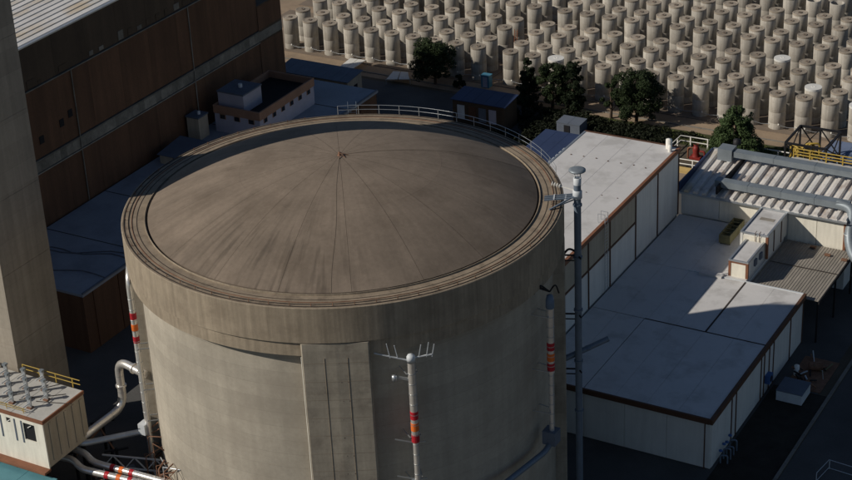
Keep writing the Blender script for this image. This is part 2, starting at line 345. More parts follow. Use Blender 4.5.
# down-lead cables laid over the dome
for h in (151, 45):
    MB().tube([hd(h+0.6*math.sin(i*.7), 0.6+(R0-0.6)*i/12, dz(0.6+(R0-0.6)*i/12)+.03) for i in range(13)], 0.010, 4).build('cable', 'joint2', cb)
for h, wl in ((151, 6.2), (241, 6.2), (61, 6.2), (331, 6.2)):
    a = pol(h); c, s = math.cos(a), math.sin(a)
    def q(r, t, z): return (r*c - t*s, r*s + t*c, z)
    mb = MB(); hw = wl/2; e = 0.12
    prof = [(20.2, -hw), (21.75, -hw), (21.87, -hw+e), (21.93, 0), (21.87, hw-e), (21.75, hw), (20.2, hw)]
    vs = [q(r, t, GZ) for r, t in prof]+[q(r, t, 26.3) for r, t in prof]; n = len(prof)
    mb.add(vs, [(i, i+1, n+i+1, n+i) for i in range(n-1)] + [tuple(range(n, 2*n))])
    b = mb.build('buttress', 'butt', cb)
    for i in range(12):      # tendon anchor caps down the face
        z = 2.2+i*2.0
        mbc = MB(); 
        for t in (0.35+rnd.uniform(-.1,.1), 1.0):
            p = Vector(q(21.9, t, z)); d = Vector((c, s, 0)); mbc = MB().tube([p, p+d*0.03], rnd.uniform(.03,.07), 8); mbc.build('anchor_cap', 'joint2', b)
    if h == 151:      # formwork joints: shallow straight strips down and across the face
        for t in (-1.05, 1.05): MB().bar(q(21.925, t, GZ), q(21.925, t, 24.8), .03, .02).build('form_joint', 'ringtop', b)
        for k in range(16): MB().bar(q(21.87, -2.9, -5+k*1.95), q(21.93, 0, -5+k*1.95), .02, .02).bar(q(21.93, 0, -5+k*1.95), q(21.87, 2.9, -5+k*1.95), .02, .02).build('form_joint', 'ringtop', b)
    if h == 151: MB().bar(q(21.74, -hw-0.02, 0), q(21.74, -hw-0.02, 24.9), 0.06).build('edge_highlight', 'cream', b)  # pale strip paints the sunlit highlight along the buttress edge
# roof edge railing on the far side, with the ladder head cage
pts = [hd(h, 21.8, 30.0) for h in range(-33, 53, 3)]
rl = MB()
for zz in (0.6, 1.1): MB().tube([p+Vector((0, 0, zz)) for p in pts], 0.024, 6).build('rail', 'galv', cb)
for p in pts[::2]: MB().bar(p, p+Vector((0, 0, 1.12)), 0.045).build('rail_post', 'galv', cb)
for a in (-30, -27.6):
    MB().bar(hd(a, 21.95, 30), hd(a, 21.95, 31.5), 0.05).build('ladder_stile', 'steelgrey', cb)
for i in range(4): MB().bar(hd(-30, 21.95, 30.2+i*.3), hd(-27.6, 21.95, 30.2+i*.3), 0.035).build('ladder_rung', 'steelgrey', cb)
for i in range(52):      # short cable posts round the rim
    h = 52+i*5.2
    MB().bar(hd(h, 21.55, 30), hd(h, 21.55, 30.28), 0.05).build('rim_stub', 'rustscrap', cb)
MB().tube([hd(52+i*2.6, 21.55, 30.22) for i in range(103)], 0.018, 4).build('rim_cable', 'joint', cb)

# ------------------------------------------------------------------ concrete tower on the left
tw = thing('concrete_tower', 'tall plain rectangular concrete tower rising out of the left edge', 'tower', (-33.8, -13.7, 0))
TZ = 78.87
for i in range(0, 11):
    z0 = i*8.0-1.12; box('shaft_lift', 'tower', tw, -35.2, -17.4, z0+0.015+GZ+1.13, -30.6, -10, z0+8.0-0.015+GZ+1.13)
box('core', 'tower', tw, -35.15, -17.35, GZ, -30.65, -10.05, TZ-.2)
box('cap', 'tower', tw, -35.5, -17.7, TZ, -30.3, -9.7, TZ+.6)

reactor_group = False
# ------------------------------------------------------------------ turbine hall
th = thing('turbine_hall', 'long dark brown clad hall with pale corrugated roof behind the round building', 'industrial hall', (-73, 23, 0))
HX, HY0, HY1, HZ = -56.0, -40.0, 66.0, 31.9
box('core', 'halltop', th, -92, HY0+.1, 0, HX-.25, HY1-.1, HZ-.2)
box('end_bay', 'halltop', th, -92, HY1, 0, HX-.02, 72, 20.8)
for z0_, z1_, m_ in ((0, 15.1, 'hall'), (15.35, 16.75, 'band'), (17.1, 20.6, 'hall')): box('end_bay_panel', m_, th, HX-.02, HY1+.02, z0_+.02, HX+.02, 71.98, z1_)
def hallpanels(name, m, z0, z1, w_, out):
    n = int(round((HY1-HY0)/w_)); ww = (HY1-HY0)/n
    for i in range(n):
        box(name, m, th, HX-.3, HY0+i*ww+.008, z0+.02, HX+out, HY0+(i+1)*ww-.008, z1-.02)
hallpanels('fascia_panel', 'halltop', 26.35, 31.7, 6.2, 0.0)
hallpanels('wall_panel', 'hall', 17.1, 26.1, 6.2, -0.06)
hallpanels('band_panel', 'band', 15.35, 16.75, 1.24, 0.02)
hallpanels('lower_panel', 'hall', 0.0, 15.1, 6.2, -0.06)
for z, mm, o_ in ((26.2, 'band', .22), (16.9, 'band', .12), (15.2, 'band', .12)):
    box('ledge', mm, th, HX-.3, HY0, z-.07, HX+o_, HY1, z+.07)
box('eaves_trim', 'galv', th, HX-.4, HY0-.1, HZ-.16, HX+.12, HY1+.1, HZ+.02)
for y in (-24.5, 0.3, 25.1, 49.9): MB().tube([(HX+.1, y, 26.1), (HX+.1, y, 8)], 0.08, 6).build('downpipe', 'band', th)
for i in range(48):      # patchy grey stains under the eaves, built as thin plates
    y = HY0+1+i*2.0
    if rnd.random() < .75: box('eaves_stain', 'band' if rnd.random() < .5 else 'halltop', th, HX, y, 26.5, HX+.06, y+rnd.uniform(.5, 1.4), 26.9+rnd.random()*.9)
for y, z in ((18.2, 19.3), (22.2, 20.0), (24.0, 20.6)): box('wall_hole', 'dark', th, HX-.05, y-.4, z-.5, HX+.02, y+.4, z+.5)
box('end_wall', 'halltop', th, -92, HY1-.1, 0, HX-.3, HY1+.02, HZ-.2)
for i in range(30):      # roof sheets with standing seams
    x = HX-.45-i*1.2
    mb = MB().box(x-1.18, HY0, HZ-.2, x, HY1, HZ-.05); mb.box(x-.12, HY0, HZ-.05, x-.04, HY1, HZ+.05)
    mb.build('roof_sheet', 'roofm', th)

# low annex roof between hall and containment
an = thing('service_annex', 'low flat roofed annex in deep shade between brown hall and round building', 'annex', (-48, 34, 0))
box('wall', 'hall', an, -55.7, 4.2, 0, -40.2, 71.8, 7.7)
box('roof_slab', 'annex', an, -55.7, 4, 7.7, -40, 72, 8.0)
for y in (16, 28, 40, 52, 64): box('roof_joint', 'joint', an, -55.6, y, 8.0, -40.1, y+.12, 8.03)
box('parapet', 'hutroof', an, -40.25, 4.1, 8.0, -40.0, 71.9, 8.18)
for a, b in (((-55, 10, 8.06), (-40.3, 15.2, 8.06)), ((-55, 6.5, 8.06), (-40.3, 9.0, 8.06)), ((-53, 11.5, 8.06), (-40.3, 14, 8.06))):
    A, B = Vector(a), Vector(b); MB().tube([A.lerp(B, t/8)+Vector((0, .5*math.sin(t*1.3), 0)) for t in range(9)], 0.07, 6).build('roof_pipe', 'duct2', an)
for i in range(14):
    y = 6+i*4.7; box('wall_strip', 'brown', an, -40.2, y, 0, -40.12, y+.15, 7.7)

# rendered block with parapet and window row, standing on the annex
ob = thing('parapet_block', 'small flat block with orange brown parapet, window row and pale lilac walls', 'building', (-49.6, 57, 8))
x0, x1, y0, y1, zt = -53.6, -45.8, 50.2, 64.2, 12.0
box('wall', 'lilac', ob, x0+.1, y0+.1, 8, x1-.1, y1-.1, 10.9)
for a in ((x0, y0, x1, y0+.25), (x0, y1-.25, x1, y1), (x1-.25, y0+.25, x1, y1-.25), (x0, y0+.25, x0+.25, y1-.25)):
    box('parapet', 'brick', ob, a[0], a[1], 10.8, a[2], a[3], zt)
box('roof', 'dark', ob, x0+.25, y0+.25, 10.85, x1-.25, y1-.25, 11.0)
for i in range(6):
    f = box('window', 'brick', ob, x1-.1, y0+1.0+i*2.2, 10.05, x1-.04, y0+1.9+i*2.2, 10.75); box('pane', 'glass', f, x1-.05, y0+1.1+i*2.2, 10.1, x1-.01, y0+1.8+i*2.2, 10.7)
for i in range(3):
    f = box('window', 'brick', ob, x0+1.0+i*2.4, y0+.04, 10.05, x0+2.0+i*2.4, y0+.1, 10.75); box('pane', 'glass', f, x0+1.1+i*2.4, y0+.01, 10.1, x0+1.9+i*2.4, y0+.05, 10.7)
rb = box('rooftop_room', 'lilac', ob, -53.3, 51.2, 11.0, -49.0, 55.6, 13.6); box('room_roof', 'hutroof', rb, -53.4, 51.1, 13.6, -48.9, 55.7, 13.8)
MB().tube([(-51, 53.5, 13.8), (-51, 53.5, 14.3)], .3, 8).build('vent', 'pale', rb)
sb = thing('stair_block', 'small beige stair block with dark cap beside the brown hall', 'building', (-54, 54, 8))
box('wall', 'beigep', sb, -55.6, 46.6, 8, -53.6, 48.8, 11.2); box('roof', 'hutroof', sb, -55.7, 46.5, 11.2, -53.5, 48.9, 11.4)
MB().lathe([(.0, 11.9), (.22, 11.85), (.22, 11.4)], c=(-54.3, 47.8, 0), n=10).build('vent', 'pale', sb)
bs2 = thing('blue_grey_shed', 'low shed with pitched blue grey roof beside stair block', 'shed', (-50, 41, 8))
box('wall', 'beigep', bs2, -54.2, 38.2, 8, -48.6, 43.2, 9.3)
MB().add([(-54.5, 38, 9.35), (-48.3, 38, 9.35), (-48.3, 43.4, 9.9), (-54.5, 43.4, 9.9), (-54.5, 38, 9.25), (-48.3, 38, 9.25), (-48.3, 43.4, 9.8), (-54.5, 43.4, 9.8)],
         [(0, 1, 2, 3), (7, 6, 5, 4), (0, 4, 5, 1), (1, 5, 6, 2), (2, 6, 7, 3), (3, 7, 4, 0)]).build('roof', 'hutroof', bs2)
box('door', 'brown', bs2, -52, 38.14, 8, -51, 38.2, 9.25)

# sheds beyond the annex
def shed(name, label, x0, y0, x1, y1, h, wallm, roofm, over=.25, slope=.4, cat='shed', door=None):
    t = thing(name, label, cat, ((x0+x1)/2, (y0+y1)/2, 0))
    MB().add([(x0, y0, 0), (x1, y0, 0), (x1, y1, 0), (x0, y1, 0), (x0, y0, h), (x1, y0, h), (x1, y1, h+slope), (x0, y1, h+slope)],
             [(0, 1, 5, 4), (1, 2, 6, 5), (2, 3, 7, 6), (3, 0, 4, 7)]).build('wall', wallm, t)
    X0, X1, Y0, Y1 = x0-over, x1+over, y0-over, y1+over
    n = max(2, int((X1-X0)/1.6)); ww = (X1-X0)/n
    for i in range(n):
        a, b = X0+i*ww+.015, X0+(i+1)*ww-.015; za, zb = h+.02, h+slope+.02
        MB().add([(a, Y0, za), (b, Y0, za), (b, Y1, zb), (a, Y1, zb), (a, Y0, za+.1), (b, Y0, za+.1), (b, Y1, zb+.1), (a, Y1, zb+.1)],
                 [(3, 2, 1, 0), (4, 5, 6, 7), (0, 1, 5, 4), (1, 2, 6, 5), (2, 3, 7, 6), (3, 0, 4, 7)]).build('roof_sheet', roofm, t)
    return t
t = shed('beige_hut', 'beige hut with blue grey roof and one dark side window, below the first silos', -64.5, 81.8, -51.6, 86.0, 3.7, 'beigep', 'hutroof')
box('window', 'glass', t, -51.6, 83.6, 1.6, -51.53, 84.6, 2.6)
t = shed('blue_roof_hut', 'low shade-darkened hut with deep blue roof and a row of doors behind the rim railing', -33.0, 81.6, -24.3, 85.6, 4.1, 'halltop', 'bluemetal')  # dark wall cladding stands in for shade on this hut
for i, (xx, mm) in enumerate(((-32.2, 'pale'), (-30.3, 'brown'), (-28.6, 'hutroof'), (-26.9, 'lilac'))):
    box('door', mm, t, xx, 81.5, 1.2, xx+1.2, 81.6, 3.4)
t = shed('blue_flat_shed', 'small shed with deep blue sheet roof beside the white roofed hall', -13.2, 62.5, -8.2, 73, 5.8, 'beigep', 'bluemetal', slope=.1)
for i in range(5): MB().box(-8.3+.2, 62.9+i*1.1, 6.0, -7.9+.2, 63.5+i*1.1, 6.25).build('roof_block', 'pale', t)
t = shed('grey_container_hut', 'small grey container hut on dark ground before the conifers', -16.8, 83.6, -13.1, 86.2, 2.3, 'hutroof', 'hutroof', over=.05, slope=.05)
box('door', 'dark', t, -15.6, 83.52, 0.1, -14.7, 83.6, 2.1)
t = thing('portable_cabin', 'bright blue portable cabin near the front silos', 'cabin', (-35.3, 96.8, 0))
box('body', 'tealbox', t, -36.0, 96.3, 0, -34.6, 97.4, 1.9); box('roof', 'tealbox', t, -36.06, 96.24, 1.92, -34.54, 97.46, 2.05); box('door', 'lilac', t, -35.7, 96.24, .1, -34.9, 96.3, 1.8)
for nm, q4, lb in (('skylight_panel', [(335, 70), (352, 69), (366, 60), (350, 58)], 'white sunlit sheet panels lying at yard edge near the first silos'),
                   ('skylight_panel', [(386, 79), (410, 79), (408, 72), (393, 71)], 'white sunlit sheet panels lying left of the round dark tree')):
    def un(px, py, z):
        d = fw + rt*((px-426)/FL) - up*((py-240)/FL); return CP + d*((z-CZ)/d.z)
    P = [un(x, y, .9) for x, y in q4]; t = thing(nm, lb, 'roof panel', (P[0].x, P[0].y, 0))
    for k in range(2):
        a, b = k/2+.02, (k+1)/2-.02
        A, B, C_, D = P[0].lerp(P[1], a), P[0].lerp(P[1], b), P[3].lerp(P[2], b), P[3].lerp(P[2], a)
        low = [v-Vector((0, 0, .12)) for v in (A, B, C_, D)]
        MB().add([A, B, C_, D]+low, [(0, 1, 2, 3), (7, 6, 5, 4), (0, 4, 5, 1), (1, 5, 6, 2), (2, 6, 7, 3), (3, 7, 4, 0)]).build('sheet', 'white', t)
    for v in P: MB().bar((v.x, v.y, 0), (v.x, v.y, .82), .1).build('leg', 'galv', t)

# ------------------------------------------------------------------ white roofed hall (upper right)
nb = thing('white_roof_hall', 'tall hall with plain white flat roof and brown trimmed panel wall', 'industrial hall', (7, 38, 0))
box('core', 'white', nb, 1.1, 11.2, 0, 13.55, 55.2, 15.0)
ys = [11.2, 20.0, 28.45, 34.4, 41.85, 48.56, 55.2]
for i in range(6):
    a, b = ys[i]+.10, ys[i+1]-.10
    if i < 4:
        box('wall_panel', 'beigep', nb, 13.5, a, 11.35, 13.66, b, 14.9); box('wall_panel', 'white', nb, 13.5, a, 6.32, 13.66, b, 11.1)
        box('mid_rail', 'brown', nb, 13.5, a, 11.1, 13.74, b, 11.35)
    else:
        box('wall_panel', 'white', nb, 13.5, a, 6.32, 13.66, b, 14.9)
for y in ys: box('wall_post', 'brown', nb, 13.5, y-.1, 6.3, 13.76, y+.1, 14.95)
box('fascia', 'rust', nb, 13.5, 11.1, 14.9, 13.85, 55.5, 15.46)
box('fascia', 'brown', nb, .84, 55.2, 14.9, 13.5, 55.5, 15.46)
box('fascia', 'galv', nb, .84, 11.1, 14.9, 1.1, 55.2, 15.46)
box('roof_core', 'joint', nb, 1.15, 11.15, 15.0, 13.45, 55.15, 15.35)
for i in range(14):
    ya = 11.1+44.1*i/14; box('roof_sheet', 'roofw', nb, 1.1, ya+.012, 15.0, 13.5, ya+44.1/14-.012, 15.4)
for i in range(3): box('roof_seam_strip', 'roofw', nb, 4.1+i*3.1, 11.2, 15.4, 4.16+i*3.1, 55.1, 15.415)
for i in range(7): MB().box(2.3+i*1.65, 48.0+.1*(i % 3), 15.4, 2.45+i*1.65, 48.12+.1*(i % 3), 15.48).build('roof_anchor', 'brown', nb)
for i in range(5): MB().box(4.5+i*2.0, 39.0, 15.4, 4.62+i*2.0, 39.1, 15.46).build('roof_anchor', 'brown', nb)
MB().lathe([(.0, 16.7), (.4, 16.6), (.4, 15.4)], c=(12.6, 54.6, 0), n=12).build('roof_vent', 'whitep', nb)
MB().lathe([(.0, 16.3), (.25, 16.25), (.25, 15.4)], c=(13.1, 53.7, 0), n=12).build('roof_vent', 'whitep', nb)
for yy in (32.4, 33.2):
    MB().bar((13.95, yy, 6.4), (13.95, yy, 16.5), .06).build('ladder_stile', 'galv', nb)
for i in range(24): MB().bar((13.95, 32.4, 6.7+i*.4), (13.95, 33.2, 6.7+i*.4), .035).build('ladder_rung', 'galv', nb)
for yy in (32.4, 33.2): MB().bar((13.1, yy, 15.4), (13.1, yy, 16.5), .05).build('ladder_handrail', 'galv', nb); MB().bar((13.1, yy, 16.5), (13.95, yy, 16.5), .05).build('ladder_handrail', 'galv', nb)

# ------------------------------------------------------------------ low flat building
lb = thing('low_flat_building', 'low flat roofed building with brown fascia and white panel walls, half in shadow', 'building', (26, 30, 0))
box('core', 'white', lb, 20.0, 12.9, 0, 34.6, 41.6, 5.9)
box('core', 'white', lb, 13.9, 12.9, 0, 20.0, 55.2, 5.9)
box('core', 'white', lb, 20.0, 41.6, 0, 27.6, 55.2, 5.9)
# roof bays
for (a, b, c, d) in ((13.9, 12.6, 20.3, 28.95), (20.4, 12.6, 34.6, 28.95), (13.9, 29.1, 27.55, 41.7), (27.75, 29.1, 34.6, 41.7), (13.9, 41.75, 27.55, 55.3)):
    nq = max(1, round((c-a)/3.5)); wq = (c-a)/nq
    for k in range(nq): box('roof_bay', 'roofw', lb, a+k*wq+(.012 if k else 0), b, 5.95, a+(k+1)*wq-(.012 if k < nq-1 else 0), d, 6.3)
box('roof_joint', 'joint', lb, 20.4, 28.95, 6.0, 34.7, 29.1, 6.34)
box('roof_joint', 'joint', lb, 27.55, 29.1, 6.0, 27.75, 41.7, 6.33)
for (a, b, c, d) in ((34.6, 12.4, 34.95, 41.9), (13.9, 12.35, 34.6, 12.6)): box('fascia', 'brown', lb, a, b, 5.75, c, d, 6.36)
box('roof_edge', 'pale', lb, 20.5, 41.7, 5.8, 34.6, 41.9, 6.38)
xs = [34.7]
wy = [12.9, 18.6, 19.9, 27.6, 28.6, 30.2, 31.6, 37.2, 41.6]
for i in range(len(wy)-1): box('wall_panel', 'white', lb, 34.6, wy[i]+.09, 0.15, 34.72, wy[i+1]-.09, 5.75)
for y in wy[1:-1]+[41.5]: box('wall_post', 'brown', lb, 34.6, y-.09, 0, 34.8, y+.09, 5.75)
wx = [13.9, 20.3, 25, 29.8, 34.0, 34.6]
for i in range(len(wx)-1): box('wall_panel', 'white', lb, wx[i]+.06, 12.78, .15, wx[i+1]-.06, 12.9, 5.75)
for x in (34.0,): box('wall_post', 'brown', lb, x-.06, 12.72, 0, x+.06, 12.9, 5.75)
box('parapet_lump', 'roofw', lb, 22.0, 41.3, 6.3, 24.8, 42.3, 6.55)

# skid on the flat roof
sk = thing('roof_trough', 'olive green open metal trough standing on the shaded flat roof', 'trough', (22, 52, 6.3))
box('base', 'olive', sk, 21.3, 49.6, 6.5, 22.7, 54.6, 6.62)
for a in ((21.3, 49.6, 21.4, 54.6), (22.6, 49.6, 22.7, 54.6), (21.4, 49.6, 22.6, 49.7), (21.4, 54.5, 22.6, 54.6)): box('side', 'olive', sk, a[0], a[1], 6.62, a[2], a[3], 7.6)
for x in (21.4, 22.5):
    for y in (49.8, 54.3): box('foot', 'blk', sk, x, y, 6.3, x+.15, y+.15, 6.5)
for i in range(4): box('cross_bar', 'olive', sk, 21.4, 50.6+i, 7.45, 22.6, 50.7+i, 7.55)

# ------------------------------------------------------------------ ribbed roof building with ducts
pb = thing('ribbed_roof_building', 'white walled building with sloping ribbed metal roof under large grey ducts', 'building', (24, 60, 0))
box('core', 'white', pb, 14.0, 55.8, 0, 35.0, 66.2, 9.2)
for i, (a, b) in enumerate(((13.95, 19.0), (19.0, 24.45), (27.9, 31.5), (31.5, 35.0))):
    box('wall_panel', 'cream' if i else 'white', pb, a+.03, 55.6, 6.3 if a < 27 else 4.0, b-.03, 55.8, 9.3)
box('wall_panel', 'white', pb, 24.45, 55.6, 6.3, 27.9, 55.8, 9.3)
box('wall_panel', 'white', pb, 35.0, 55.8, 0, 35.15, 66, 9.2)
box('wall_post', 'rust', pb, 34.85, 55.5, 4, 35.15, 55.62, 9.3)
box('wall_trim', 'rust', pb, 27.9, 55.5, 9.22, 34.85, 55.62, 9.42)
def slab_y(name, m, p, xa, xb, ya, yb, za, zb, t_):
    return MB().add([(xa, ya, za), (xb, ya, za), (xb, yb, zb), (xa, yb, zb), (xa, ya, za+t_), (xb, ya, za+t_), (xb, yb, zb+t_), (xa, yb, zb+t_)],
                    [(3, 2, 1, 0), (4, 5, 6, 7), (0, 1, 5, 4), (1, 2, 6, 5), (2, 3, 7, 6), (3, 0, 4, 7)]).build(name, m, p)
YA, YB, ZA, ZB = 55.2, 66.6, 9.5, 10.55
n = 18; pw = (35.3-13.9)/n
for i in range(n):       # trapezoid ribbed sheets, one per rib
    x = 13.9+i*pw; pr = [(0, 0), (pw*.42, 0), (pw*.54, .34), (pw*.88, .34), (pw-.012, 0)]
    vs = [(x+a, YA, ZA+b) for a, b in pr]+[(x+a, YB, ZB+b) for a, b in pr]
    if i in (5, 6, 12): mm = 'rib'
    mb = MB().add(vs, [(j, j+1, 5+j+1, 5+j) for j in range(4)]); mb.add([vs[k] for k in range(5)], [(4, 3, 2, 1, 0)])
    mb.build('rib_sheet', 'rib' if i % 6 else 'roofm', pb)
box('gutter', 'galv', pb, 13.9, 55.0, 9.3, 35.3, 55.2, 9.52)
box('ridge_trim', 'galv', pb, 13.9, 66.6, 10.4, 35.3, 66.8, 10.75)
box('verge', 'bluemetal', pb, 13.7, YA, 9.5, 13.9, YB, 10.7)
box('roof_divider', 'blk', pb, 18.55, YA+.2, 9.9, 18.75, YB, 10.9)
# small cabin wing of two heights
cw = thing('cabin_wing', 'narrow white cabin of two heights with orange brown corners against the ribbed roof building', 'cabin', (26, 48, 6.3))
def tier(x0, y0, x1, y1, z0, z1):
    box('wall', 'white', cw, x0+.06, y0+.06, z0, x1-.06, y1, z1)
    box('front_panel', 'cream', cw, x0+.35, y0, z0, x1-.3, y0+.08, z1-.25)
    if z1 < 9: box('front_trim', 'rust', cw, x0+.3, y0+.01, z1-.25, x1-.25, y0+.09, z1)
    box('corner_post', 'rust' if z1 < 9 else 'white', cw, x0, y0-.03, z0, x0+.3, y0+.2, z1); box('corner_post', 'rust', cw, x1-.28, y0-.03, z0, x1+.02, y0+.25, z1)
    box('roof', 'roofw', cw, x0+.25, y0+.1, z1-.02, x1-.25, y1, z1+.06)
    for a in (x0-.02, x1-.22): box('roof_kerb', 'galv', cw, a, y0-.04, z1+.003, a+.24, y1, z1+.22)
    box('roof_kerb', 'galv', cw, x0+.22, y0-.04, z1+.003, x1-.22, y0+.14, z1+.18)
tier(24.5, 48.2, 27.95, 55.2, 6.3, 9.2)
tier(25.2, 42.5, 27.6, 48.1, 6.3, 8.3)
for y in (50.4, 53.0): box('wall_post', 'brown', cw, 27.89, y, 6.3, 27.96, y+.2, 9.2)
for y in (44.6, 46.4):
    f = box('wall_unit', 'hutroof', cw, 27.54, y, 7.0, 27.75, y+.7, 7.8)
for x in (26.4, 26.9): MB().tube([(x, 48.1, 8.4), (x, 48.1, 9.55), (x, 48.6, 9.55)], .04, 6).build('pipe', 'brown', cw)
box('roof_patch', 'canopy', cw, 25.4, 52.2, 9.26, 27.2, 52.9, 9.29)

# ribbed canopy
cp = thing('ribbed_canopy', 'brown grey ribbed sheet canopy beside the small cabin, partly in shadow', 'canopy', (32, 49, 0))
n = 24; ww = (36.3-27.9)/n
for i in range(n):
    x = 27.95+i*ww; MB().box(x, 42.1, 5.5, x+ww-.02, 55.4, 5.56).box(x+ww*.55, 42.1, 5.56, x+ww*.9, 55.4, 5.60).build('canopy_sheet', 'canopy', cp)
box('edge_beam', 'blk', cp, 36.3, 42.0, 5.2, 36.45, 55.5, 5.6); box('cross_joint', 'joint', cp, 28, 49.0, 5.67, 36.3, 49.12, 5.70)
for y in (42.3, 48.8, 55.2): box('column', 'blk', cp, 36.1, y-.1, 0, 36.3, y+.1, 5.2)
for i, (x, y) in enumerate(((31.2, 54.2), (33.4, 53.0), (35.6, 52.6))): box('sand_bag', 'rustscrap', cp, x, y, 5.67, x+.7, y+.4, 5.85)

# large ducts
def duct(name, label, pts, wd, hh, m='duct', seams=6, loc=(0, 0, 0)):
    t = thing(name, label, 'duct', loc); pts = [Vector(p) for p in pts]
    for i in range(len(pts)-1):
        a, b = pts[i], pts[i+1]; L = (b-a).length; k = max(1, int(L/4.2))
        for j in range(k):
            p, q = a.lerp(b, j/k), a.lerp(b, (j+1)/k); d = (b-a).normalized()
            MB().bar(p+d*.02, q-d*.02, wd, hh).build('duct_section', m, t)
            MB().bar(q-d*.035, q+d*.015, wd+.06, hh+.06).build('flange', 'duct', t)
    return t
duct('roof_duct', 'long grey square duct along the front of the ribbed roof, turning down at right', [(17.9, 57.2, 10.75), (34.9, 57.2, 10.75)], 1.15, .85, loc=(26, 57, 10))
t = duct('roof_duct', 'grey duct along the back edge of the ribbed roof', [(17.6, 64.4, 11.6), (33.6, 64.4, 11.6)], 1.2, .75, loc=(26, 64, 10))
box('plenum', 'duct', t, 15.6, 63.6, 10.6, 17.5, 65.4, 12.2); MB().lathe([(0, 12.9), (.5, 12.7), (.55, 12.2)], c=(17.3, 66, 0), n=10).build('cowl', 'blk', t)
t = thing('down_duct', 'grey duct bend dropping past the right end of the ribbed roof', 'duct', (36, 56, 6))
MB().tube(arc([(33.4, 57.2, 10.75), (35.5, 56.8, 10.6), (35.6, 55.2, 7.2), (37.0, 53.2, 5.9), (41.0, 51.0, 5.2)], 1.2, 6), .62, 14).build('bend', 'duct', t)
for p in ((35.55, 56.1, 9.2), (35.6, 55.5, 7.9)): MB().lathe([(.66, -.05), (.72, -.05), (.72, .05), (.66, .05)], c=p, n=14).build('flange', 'galv', t)
box('hanger', 'blk', t, 35.3, 57.8, 4.0, 35.5, 64, 11.2)

# black lattice frame, yellow pipework, yellow guard rails
lf = thing('lattice_frame', 'black steel lattice frame standing over yellow pipework behind the ribbed roof', 'steel frame', (22.7, 80, 0))
X0, X1, Y0, Y1, ZT = 19.9, 25.5, 77.6, 83.8, 8.0
pl = [(X0, Y0), (X1, Y0), (X1, Y1), (X0, Y1)]
for x, y in pl + [(22.7, Y0), (22.7, Y1)]: MB().bar((x, y, 0), (x, y, ZT), .24).build('column', 'blk', lf)
for z in (ZT, 4.4):
    for i in range(4): a, b = pl[i], pl[(i+1) % 4]; MB().bar((*a, z), (*b, z), .26).build('beam', 'blk', lf)
for (a, b) in (((X0, Y0), (22.7, Y0)), ((22.7, Y0), (X1, Y0)), ((X0, Y1), (22.7, Y1)), ((22.7, Y1), (X1, Y1)), ((X0, Y0), (X0, Y1)), ((X1, Y0), (X1, Y1))):
    MB().bar((*a, ZT), (*b, 4.4), .14).build('brace', 'blk', lf); MB().bar((*a, 4.4), (*b, ZT), .14).build('brace', 'blk', lf)
    MB().bar((*a, 4.4), (*b, 0), .14).build('brace', 'blk', lf)
yp = thing('yellow_pipework', 'tangle of yellow pipes and valves inside the black lattice frame', 'pipework', (23, 79, 0))
for i in range(16):
    x = 20.0+rnd.random()*6.0; y = 76+rnd.random()*6; z = 4+rnd.random()*3.4; x2 = x+rnd.uniform(-1.8, 1.8); 
    MB().tube(arc([(x, y, 0), (x, y, z), (x2, y+rnd.uniform(-1, 1), z), (x2, y+.5, .5)], .5, 4), rnd.uniform(.10, .2), 8).build('pipe', 'yel', yp)
for i in range(6):
    x = 20.5+i; MB().lathe([(0, 5.0), (.35, 4.9), (.35, 4.2), (.1, 4.1), (.1, 2)], c=(x, 76+i % 2, 0), n=10).build('valve', 'yel' if i % 3 else 'rustscrap', yp)
pf = thing('pipe_platform', 'steel walkway with yellow guard rails behind the rear duct', 'walkway', (28, 70, 0))
box('deck', 'deck', pf, 22, 69.2, 7.6, 38, 74.4, 7.75)
railing(pf, [(22.2, 74.2, 7.75), (38, 74.2, 7.75)], 'yel', 1.3, .15, (.45, .85), 2.2)
railing(pf, [(22.2, 69.4, 7.75), (38, 69.4, 7.75)], 'yel', 1.2, .12, (.6,), 2.6)
for x in (22.3, 27, 32, 37.5):
    for y in (69.4, 74.1): MB().bar((x, y, 0), (x, y, 7.6), .2).build('leg', 'blk', pf)
t = thing('yellow_walkway', 'yellow railed platform at the right edge below the duct bend', 'walkway', (40, 58, 0))
box('deck', 'deck', t, 37.6, 57.5, 7.0, 42, 62.5, 7.15); railing(t, [(42, 57.6, 7.15), (37.7, 57.6, 7.15), (37.7, 62.4, 7.15)], 'yel', 1.2, .12, (.6,), 1.5)
for x in (37.8, 41.8):
    for y in (57.8, 62.2): MB().bar((x, y, 0), (x, y, 7), .2).build('leg', 'blk', t)
t = shed('grey_blue_store', 'long low store with grey blue roof at right before the front silos', 22.3, 84.6, 40, 91.0, 2.9, 'hutroof', 'hutroof', slope=.25)
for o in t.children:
    if o.name.startswith('roof_sheet'): o.data.materials[0] = mat('lit_blue_grey_roof', (0.15, 0.19, 0.28), 0.6, 0.1, 0.4, 5, rand=.05)

